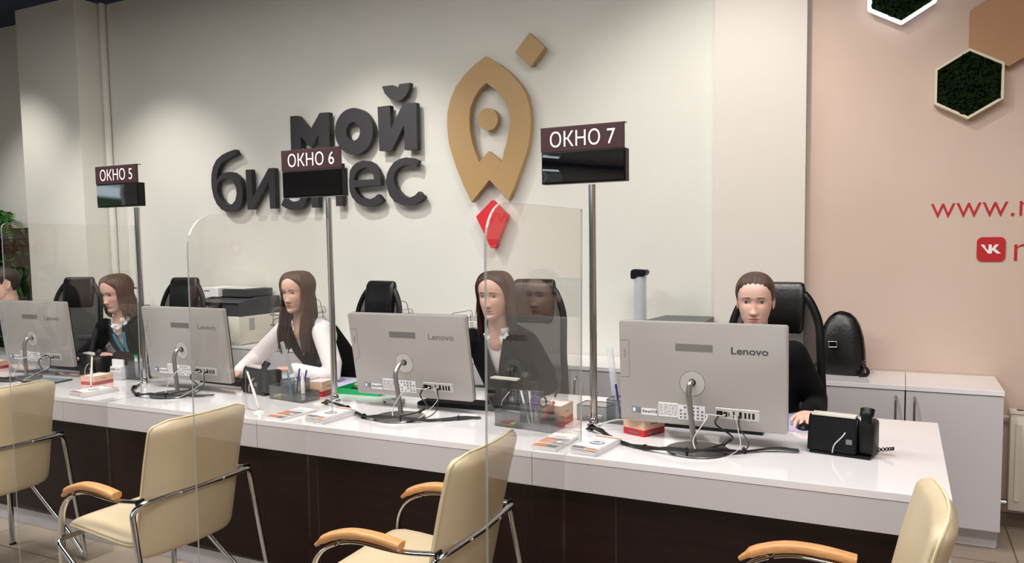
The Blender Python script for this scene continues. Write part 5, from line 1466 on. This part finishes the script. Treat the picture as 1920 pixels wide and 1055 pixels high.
obj('upper_cards', box(nb(), -.047, .047, .007, .017, .0035, .115), M['paper'], t)

# chained pens on white stands
def stand_pen(x, y, lx, ly, hh, label):
    t = thing('chained_pen', label, 'pen', (x, y, ZD), group='white chained pens on round stands')
    b = nb(); lathe(b, [(.001, 0), (.026, 0), (.025, .003), (.010, .007), (.007, .012), (.001, .013)], seg=24); obj('stand', b, M['white'], t, smooth=True)
    tip = V((0, 0, .014)); top = V((lx, ly, hh))
    b = nb(); sweep(b, [tip, tip.lerp(top, .04)], .0045, seg=8); obj('socket', b, M['steel'], t, smooth=True)
    b = nb(); sweep(b, [tip.lerp(top, .05), tip.lerp(top, .3), tip.lerp(top, .32), tip.lerp(top, .52), tip.lerp(top, .56), top], .0058, seg=12, radii=[.55, .95, 1.15, 1.15, .85, .8]); obj('barrel', b, M['white'], t, smooth=True)
    b = nb(); P = catmull([top, top+V((-.006, 0, .008)), top+V((-.014, .004, -.01)), top+V((-.026, .012, -hh*.5)), V((lx-.035, ly+.02, .02)), V((lx-.02, ly+.015, .003)), V((-.012, .006, .004))], 6); sweep(b, P, .0011, seg=6); obj('chain', b, M['steel'], t, smooth=True)
stand_pen(-1.420, .112, -.085, .02, .180, 'white chained pen on a round stand beside the orange brochures')
stand_pen(-2.70, .190, -.02, .03, .175, 'white chained pen in front of the woman with the lanyard')

# phones seen from behind
def phone(x, y, rz, label, s=1.0):
    t = thing('desk_phone', label, 'phone', (x, y, ZD), rz, group='black desk phones')
    b = nb(); box(b, -.10, .10, -.07, .085, 0, .010, bev=.003); obj('stand_foot', b, M['black'], t)
    prof = [(-.075, .012), (-.062, .10), (-.052, .130), (-.035, .135), (.0, .118), (.075, .05), (.085, .012)]
    b = nb()
    A = [V((-.105, y_, z_)) for y_, z_ in prof]; B = [V((.055, y_, z_)) for y_, z_ in prof]
    loft(b, [A, [V((p.x+.004, p.y, p.z)) for p in A], B]); 
    bmesh.ops.bevel(b, geom=b.edges[:], offset=.004, segments=2, affect='EDGES'); obj('body', b, M['black'], t, smooth=True)
    b = nb(); box(b, -.098, .048, -.052, -.012, .131, .140, bev=.002); obj('display_rim', b, M['cream_plastic'], t, rot=(0, 0, 0))
    b = nb(); box(b, .056, .108, -.058, .040, .012, .125, bev=.012); obj('handset_cradle', b, M['black'], t, smooth=True)
    b = nb(); sweep(b, catmull([V((.082, -.03, .165)), V((.082, -.048, .14)), V((.082, -.04, .09)), V((.082, .0, .05)), V((.082, .04, .035))], 5), .02, seg=14, sec=(.024, .015), radii=[1.0]+[.95]*4+[.72]*10+[.85]*5+[1.0]); obj('handset', b, M['black'], t, smooth=True)
    b = nb(); sweep(b, fillet([V((-.02, -.078, .012)), V((-.015, -.083, .04)), V((.015, -.082, .075)), V((.02, -.072, .085))], .02), .0022, seg=6); obj('line_cord', b, M['cable_w'], t, smooth=True)
    b = nb(); box(b, .022, .042, -.0735, -.071, .045, .062); obj('socket', b, M['print'], t)
    P = []
    for k in range(90):
        a = k*.9; u = k/89; c = V((.10+.055*math.sin(u*PI), .02+.02*u, .012+.012*math.sin(u*PI))); P.append(c+V((0, math.cos(a)*.005, math.sin(a)*.005+.002)))
    b = nb(); sweep(b, P, .0016, seg=5); obj('coiled_cord', b, M['black'], t, smooth=True)
    return t
phone(1.015, .425, -.16, 'black desk phone at the right end of the desk')
phone(-.395, .66, -.1, 'black desk phone behind the acrylic screen, in front of the seated woman')
phone(-1.76, .50, -.25, 'black desk phone in front of the woman in the white blouse')
phone(-3.08, .52, -.2, 'black desk phone in front of the woman with the turquoise lanyard')

# keyboards, mice, small devices, papers
def keyboard(x, y, rz, label):
    t = thing('keyboard', label, 'keyboard', (x, y, ZD), rz, group='black keyboards')
    obj('case', box(nb(), -.22, .22, -.07, .07, 0, .016, bev=.003), M['black'], t)
    b = nb()
    for r in range(6):
        for c in range(20):
            if r == 5 and 4 < c < 10: continue
            x0 = -.212+c*.0213; y0 = .058-r*.0205; box(b, x0, x0+.0175, y0-.017, y0, .016, .0195)
    box(b, -.105, .0, -.0615, -.0445, .016, .0195); k = obj('keys', b, M['black_soft'], t)
keyboard(-.62, .60, .02, 'black keyboard behind the computer under the middle sign')
keyboard(.50, .62, .0, 'black keyboard hidden behind the largest computer')
keyboard(-2.10, .64, -.05, 'black keyboard behind the computer of the woman in the white blouse')
keyboard(-3.45, .66, .0, 'black keyboard behind the leftmost computer')
t = thing('computer_mouse', 'black mouse under the hand of the woman at the right end', 'mouse', (.852, .735, ZD))
b = nb(); tb = bmesh.new(); bmesh.ops.create_uvsphere(tb, u_segments=20, v_segments=12, radius=1)
for v in tb.verts: v.co = V((v.co.x*.029, v.co.y*.05, max(0, v.co.z)*.026))
merge(b, tb); obj('shell', b, M['black'], t, smooth=True)
obj('wheel', cyl(nb(), (0, .03, .022), .006, .005, axis='X'), M['grey_plastic'], t)
tag(obj('paper_sheet', box(nb(), .05, .80, .66, .98, ZD, ZD+.001), M['lav'], loc=(.15, 0, 0)), 'pale lavender desk pad behind the largest computer', 'desk pad')
tag(obj('paper_sheet', box(nb(), -1.95, -1.45, .70, 1.0, ZD, ZD+.001), M['lav']), 'pale lavender papers under the arm of the woman in the white blouse', 'desk pad')
tag(obj('paper_sheet', box(nb(), -3.05, -2.72, .66, .98, ZD, ZD+.0015), M['lav']), 'pale lavender papers in front of the woman with the lanyard', 'papers')
t = thing('document_tray', 'bright green document tray right of the middle sign pole', 'tray', (-1.27, .74, ZD), .06)
b = nb(); box(b, -.13, .13, -.12, .16, 0, .003); box(b, -.13, -.127, -.12, .16, .003, .028); box(b, .127, .13, -.12, .16, .003, .028); box(b, -.127, .127, -.12, -.117, .003, .028); box(b, -.127, .127, .157, .16, .003, .028); obj('tray', b, M['green'], t)
tag(obj('phone_handheld', box(nb(), -1.35, -1.24, .68, .84, ZD+.0045, ZD+.020, bev=.004), M['black_gloss']), 'black device lying in the green tray', 'device')
tag(obj('notebook', box(nb(), -1.37, -1.20, .74, .86, ZD+.0215, ZD+.030, bev=.001, seg=1), M['kraft']), 'tan notebook on the black device in the green tray', 'notebook')
t = thing('network_box', 'small white plastic box with a plug left of the keyboard', 'device', (-.965, .515, ZD), -.05)
b = nb(); box(b, -.045, .045, -.035, .035, 0, .022, bev=.003); obj('case', b, M['white'], t); obj('plug_socket', box(nb(), -.03, -.018, -.037, -.035, .005, .015), M['black'], t); obj('recess', box(nb(), -.01, .02, -.01, .015, .022, .0225), M['print'], t)
t = thing('pole_grommet', 'white cable hole cover at the foot of the right hand sign pole', 'grommet', (.055, .378, ZD), 0, group='cable hole covers')
b = nb(); lathe(b, [(.001, 0), (.040, 0), (.040, .002), (.036, .0035), (.001, .0035)], seg=32); obj('cover', b, M['white'], t, smooth=True); obj('slot', cyl(nb(), (.02, .0, .0037), .012, .0006), M['seam'], t)
t2 = dup(t, (-1.285, .378, ZD), 0, 'similar white cable hole cover at the foot of the middle sign pole')
t = thing('tablet', 'dark tablet lying in front of the leftmost computer', 'tablet', (-3.18, .27, ZD), .15)
obj('case', box(nb(), -.10, .10, -.07, .07, 0, .009, bev=.003), M['black'], t); obj('glass', box(nb(), -.092, .092, -.062, .062, .009, .0095), mat('tablet_glass', '#7f95a0', .15), t)

# cables
def cable(pts, m, label, r=.0034, n=6, group='cables on the desks', plugs=None, name='power_cable'):
    b = nb(); sweep(b, catmull(pts, n), r, seg=8)
    if plugs:
        t = thing(name, label, 'cable', (0, 0, 0), group=group); obj('wire', b, m, t, smooth=True)
        for p, d, (l_, w_) in plugs:
            b = nb(); p = V(p); d = V(d).normalized(); sweep(b, [p-d*l_/2, p+d*l_/2], w_, seg=10); obj('plug', b, m, t, smooth=True)
        return t
    o = obj(name, b, m, smooth=True); tag(o, label, 'cable', group); return o
zc = ZD+.004
def bundle(P, label, n=5, seed=0, rad=.008):
    t = thing('cable_bundle', label, 'cable', (0, 0, 0), group='black cable bundles on the desks')
    rnd = random.Random(seed)
    for k in range(n):
        ph = rnd.uniform(0, 6); Q = []
        for i, p in enumerate(P):
            a = ph+i*(.7+.25*k); f_ = 1.0 if 0 < i < len(P)-1 else .4; Q.append(V(p)+V((math.cos(a)*rad*f_, math.sin(a)*rad*1.3*f_, abs(math.sin(a*1.3+k))*rad*1.1*f_)))
        b = nb(); sweep(b, catmull(Q, 6), .0036, seg=7); obj('wire', b, M['cable'], t, smooth=True)
    for i in range(1, len(P)-1, 2):
        p, q = V(P[i]), V(P[i+1]); d = (q-p).normalized(); b = nb(); sweep(b, [p-d*.003+V((0, 0, .003)), p+d*.003+V((0, 0, .003))], rad*1.7, seg=10); obj('tie', b, M['black'], t)
    return t
bundle([(.075, .365, zc), (.10, .350, zc+.012), (.15, .31, zc+.010), (.21, .255, zc), (.29, .205, zc), (.37, .175, zc), (.45, .15, zc+.012), (.53, .14, zc+.014), (.62, .19, zc+.012), (.70, .27, zc), (.80, .33, zc), (.875, .345, zc+.003)], 'black cable bundle passing the foot of the largest computer', seed=1)
bundle([(-1.275, .37, zc), (-1.23, .35, zc+.010), (-1.15, .34, zc), (-1.08, .315, zc), (-.99, .25, zc), (-.90, .20, zc), (-.80, .175, zc+.012), (-.70, .19, zc+.012), (-.60, .25, zc), (-.50, .33, zc), (-.42, .38, zc)], 'black cable bundle round the foot of the computer under the middle sign', seed=2)
bundle([(-2.56, .38, zc), (-2.50, .30, zc), (-2.42, .235, zc), (-2.30, .165, zc), (-2.2, .145, zc+.012), (-2.1, .17, zc+.012), (-2.0, .25, zc), (-1.93, .32, zc)], 'black cable bundle round the foot of the second silver computer', n=3, seed=3)
bundle([(-3.9, .20, zc), (-3.7, .15, zc), (-3.5, .14, zc+.012), (-3.35, .17, zc+.012), (-3.2, .17, zc), (-3.05, .22, zc)], 'black cable bundle in front of the leftmost computer', n=3, seed=4)
def port_cables(A, foot, tag_):
    t, Rt, fx, fz, yb = A
    mwp = Matrix.Translation(t.location) @ Matrix.Rotation(t.rotation_euler.z, 4, 'Z')
    def w_(u, v, d=0): return mwp @ (Rt @ V((fx(u), yb-.002-d, fz(v))))
    f = V((t.location.x+foot[0], t.location.y+foot[1], 0))
    a = w_(.618, .855); b_ = w_(.738, .855); c = w_(.65, .86); d = w_(.70, .86)
    cable([a, w_(.618, .865, .03), w_(.612, .93, .045), V((f.x+.11, f.y+.06, zc+.04)), V((f.x+.075, f.y+.02, zc+.02)), V((f.x+.03, f.y-.035, zc+.012))], M['cable'], 'thick black lead hanging from the ports of the '+tag_, plugs=[(w_(.618, .86, .014), w_(.618, .86, .03)-w_(.618, .86), (.028, .006)), ((f.x+.092, f.y+.04, zc+.028), (-.5, -.5, -.5), (.035, .007))])
    cable([b_, w_(.738, .87, .025), w_(.745, .96, .030), V((f.x+.17, f.y+.03, zc+.03)), V((f.x+.15, f.y-.03, zc+.012)), V((f.x+.08, f.y-.045, zc+.012))], M['cable'], 'black lead hanging right of the thick one from the '+tag_, r=.0022, plugs=[(w_(.738, .86, .012), w_(.738, .86, .03)-w_(.738, .86), (.022, .005))])
    cable([c, w_(.64, .855, .030), w_(.56, .84, .05), V((f.x+.03, f.y-.0, DT+.12)), V((f.x-.01, f.y-.025, DT+.05)), V((f.x+.0, f.y-.045, zc+.012))], M['cable_w'], 'pale grey network lead from the ports of the '+tag_, r=.0024)
    cable([d, w_(.72, .88, .025), w_(.735, .98, .03), V((f.x+.15, f.y-.02, zc+.03)), V((f.x+.12, f.y-.06, zc+.004))], M['cable_w'], 'thin pale lead from the ports of the '+tag_, r=.0014)
port_cables(A4, (.015, -.10), 'largest computer'); port_cables(A3, (.02, -.13), 'computer under the middle sign'); port_cables(A2, (.01, -.11), 'second silver computer')
t, Rt, fx, fz, yb = A1
port_cables(A1, (0, -.11), 'leftmost computer')
cable([(.09, .38, zc+.006), (.12, .40, zc+.02), (.18, .43, zc+.035), (.235, .45, zc+.03), (.26, .50, zc)], M['cable_w'], 'white lead arching from the right hand sign pole towards the note box', r=.003)
cable([(-1.25, .40, zc+.006), (-1.19, .47, zc+.02), (-1.10, .47, zc), (-1.02, .49, zc), (-.985, .477, zc+.006)], M['cable_w'], 'pale lead from the middle sign pole to the small white box', r=.0022)

# ------------------------------------------------------------------ things on the cabinets
ZC = .7781
# printer
t = thing('laser_printer', 'large cream and dark grey multifunction printer on the cabinet', 'printer', (-3.42, 1.93, ZC), .0)
X0, X1, Y0, Y1 = -.24, .24, -.21, .22
obj('body', box(nb(), X0, X1, Y0, Y1, 0, .215, bev=.012), M['cream_plastic'], t, smooth=True)
b = nb(); box(b, X0+.01, X1-.06, Y0-.004, Y0, .02, .075, bev=.001, seg=1); obj('paper_drawer', b, M['cream_plastic'], t)
b = nb()
for k in range(8): box(b, X1, X1+.0008, Y0+.10, Y0+.155, .105+k*.0115, .110+k*.0115)
obj('side_vents', b, M['print'], t)
b = nb(); pts = [(-.205, .216), (-.205, .30), (-.215, .315), (.02, .345), (.22, .345), (.22, .216)]
A = [V((X0, y, z)) for y, z in pts]; B = [V((X1, y, z)) for y, z in pts]; loft(b, [A, B]); obj('scanner_base', b, M['grey_plastic'], t)
b = nb(); box(b, X0+.15, X1-.05, -.05, .20, .346, .405, bev=.004); obj('document_feeder', b, M['grey_plastic'], t)
b = nb(); box(b, X0+.17, X1-.10, -.04, .18, .4055, .412, bev=.002); obj('feeder_tray', b, M['cream_plastic'], t)
b = nb(); box(b, X0-.01, X1-.17, -.30, -.10, .305, .327, bev=.008); cp = obj('control_panel', b, M['black'], t, rot=(.16, 0, 0))
b = nb(); box(b, X0+.02, X1-.33, -.285, -.20, .3272, .3285); obj('panel_screen', b, mat('lcd_glass', '#b9c8d6', .2), t, rot=(.16, 0, 0))
b = nb()
for i in range(4):
    for j in range(3): box(b, X0+.18+i*.018, X0+.19+i*.018, -.28+j*.022, -.268+j*.022, .3272, .330)
obj('panel_buttons', b, M['paper'], t, rot=(.16, 0, 0))
t = thing('paper_pack', 'white ream box with small print lying on top of the printer', 'box', (-3.60, 1.96, ZC+.346))
obj('carton', box(nb(), -.12, .08, -.11, .15, 0, .068, bev=.002), M['paper'], t)
obj('print', box(nb(), -.07, -.01, -.1108, -.11, .04, .05), M['print'], t)
# letter trays
def letter_tray(x, y, label, n=4):
    t = thing('letter_tray', label, 'letter tray', (x, y, ZC), 0, group='grey wire letter trays')
    for k in range(n):
        z = .004+k*.075; b = nb(); W_, D_ = .125, .16
        sweep(b, fillet([V((-W_, -D_, z)), V((W_, -D_, z)), V((W_, D_, z)), V((-W_, D_, z)), V((-W_, -D_+.001, z))], .02), .0028, seg=6)
        for s in (-1, 1): sweep(b, fillet([V((s*W_, -D_+.01, z)), V((s*W_, -D_+.05, z+.045)), V((s*W_, D_-.01, z+.045)), V((s*W_, D_, z))], .025), .0026, seg=6)
        tr = obj('tray_rim', b, M['steel'], t, smooth=True)
        obj('tray_net', box(nb(), -W_, W_, -D_, D_, z-.0005, z+.0005), M['wire_mesh'], tr)
    b = nb()
    for sx_ in (-1, 1):
        for sy_ in (-1, 1): sweep(b, [V((sx_*.123, sy_*.13, .002)), V((sx_*.123, sy_*.13, .004+(n-1)*.075+.02))], .0028, seg=6)
    sweep(b, fillet([V((-.10, .15, (n-1)*.075)), V((-.08, .15, (n-1)*.075+.10)), V((.08, .15, (n-1)*.075+.10)), V((.10, .15, (n-1)*.075))], .03), .003, seg=6)
    obj('posts', b, M['steel'], t, smooth=True)
letter_tray(-2.80, 1.93, 'four tier wire letter tray right of the printer'); letter_tray(-2.02, 1.93, 'wire letter tray left of the black chair by the middle sign pole')
letter_tray(-1.30, 1.95, 'wire letter tray behind the computer under the middle sign', 4)
for i, (x, z, lab) in enumerate(((-2.80, .155, 'white papers on the upper tier of the tray by the printer'), (-2.80, .233, 'white papers on the top tier of the tray by the printer'), (-2.02, .155, 'papers in the tray behind the middle sign pole'))):
    tag(obj('paper_stack', box(nb(), x-.10, x+.10, 1.80, 2.06, ZC+z, ZC+z+.008), M['paper']), lab, 'papers')
# cup tube
t = thing('cup_dispenser', 'tall clear tube of stacked cups with a black top on the cabinet', 'dispenser', (-.19, 1.93, ZC))
b = nb(); lathe(b, [(.036, .02), (.036, .52), (.038, .52), (.038, .02), (.036, .02)], seg=28); obj('tube', b, M['clear'], t, smooth=True)
b = nb()
for k in range(26): z = .03+k*.018; lathe(b, [(.001, z), (.022, z), (.031, z+.050), (.033, z+.052), (.0305, z+.050), (.001, z+.003)], seg=20)
o = obj('cups', b, M['clear'], t, smooth=True)
b = nb(); lathe(b, [(.001, 0), (.06, 0), (.06, .012), (.042, .02), (.001, .02)], seg=28); obj('foot', b, M['black'], t, smooth=True)
b = nb(); prism(b, [(-.046, .50), (.044, .525), (.046, .555), (-.040, .56), (-.048, .545)], -.042, .042); bmesh.ops.bevel(b, geom=b.edges[:], offset=.006, segments=2, affect='EDGES'); obj('cap', b, M['black'], t, smooth=True)
t = thing('cup_dispenser', 'short white tube holder on the cabinet behind the man', 'dispenser', (-4.62, 1.98, ZC))
b = nb(); cyl(b, (0, 0, .20), .03, .38, seg=20); obj('tube', b, M['white'], t, smooth=True); b = nb(); cyl(b, (0, 0, .395), .031, .01, seg=20); obj('cap', b, M['grey_plastic'], t); b = nb(); box(b, -.04, .10, -.06, .06, 0, .25, bev=.01); obj('holder', b, M['grey_plastic'], t)
# second printer under grey cover behind largest monitor
t = thing('covered_printer', 'dark grey printer top showing just above the largest computer', 'printer', (.035, 1.92, ZC))
obj('body', box(nb(), -.165, .165, -.19, .19, 0, .20, bev=.01), M['grey_plastic'], t, smooth=True)
b = nb(); pts = [(-.175, -.20, .201), (.17, -.20, .201), (.17, .19, .201), (-.175, .19, .201)]; top = [(-.15, -.12, .275), (.17, -.17, .265), (.17, .19, .275), (-.12, .19, .275)]
loft(b, [[V(p) for p in pts], [V(p) for p in top]]); obj('lid', b, M['grey_box'], t)
# backpack
t = thing('backpack', 'small black leather backpack on the cabinet beside the right chair', 'bag', (.905, 1.97, ZC), -.05)
rings = []
for z, hw, dp in ((.0, .100, .045), (.01, .118, .058), (.06, .122, .066), (.13, .118, .066), (.20, .108, .060), (.26, .090, .050), (.30, .068, .038), (.325, .040, .024), (.332, .015, .010)):
    rings.append([V((hw*math.copysign(abs(math.cos(2*PI*j/28))**.75, math.cos(2*PI*j/28)), dp*math.copysign(abs(math.sin(2*PI*j/28))**.8, math.sin(2*PI*j/28))+z*.06, z)) for j in range(28)])
b = nb(); loft(b, rings); obj('bag_body', b, M['black_lea'], t, smooth=True)
b = nb(); P = [V((hw*.93*s_, -dp*.55+z*.06, z)) for (z, hw, dp), s_ in zip(((.03, .12, .07), (.10, .12, .068), (.18, .112, .062), (.25, .094, .052), (.305, .06, .036)), [-1]*5)]; P += [V((0, -.012, .335))]+[V((-p.x, p.y, p.z)) for p in P[::-1]]
sweep(b, catmull(P, 4), .0035, seg=6); obj('zip', b, M['black'], t, smooth=True)
b = nb(); box(b, -.05, -.018, -.078, -.066, .155, .18); sweep(b, fillet([V((-.054, -.076, .152)), V((-.014, -.076, .152)), V((-.014, -.076, .181)), V((-.054, -.076, .181)), V((-.054, -.076, .153))], .004), .0022, seg=6); obj('buckle', b, M['chrome'], t, smooth=True)
b = nb()
for s in (-1, 1):
    sweep(b, catmull([V((s*.11, -.03, .06)), V((s*.135, -.05, .035)), V((s*.13, -.055, .012)), V((s*.095, -.07, .008))], 5), .008, seg=8, sec=(.012, .004))
obj('strap', b, M['black'], t, smooth=True)
b = nb()
for s, zz in ((1, .06), (-1, .045), (1, .075)): sweep(b, [V((s*.118+.009*math.cos(a*PI/5), -.05, zz+.009*math.sin(a*PI/5))) for a in range(10)], .0018, seg=6, closed=True)
obj('ring', b, M['chrome'], t, smooth=True)
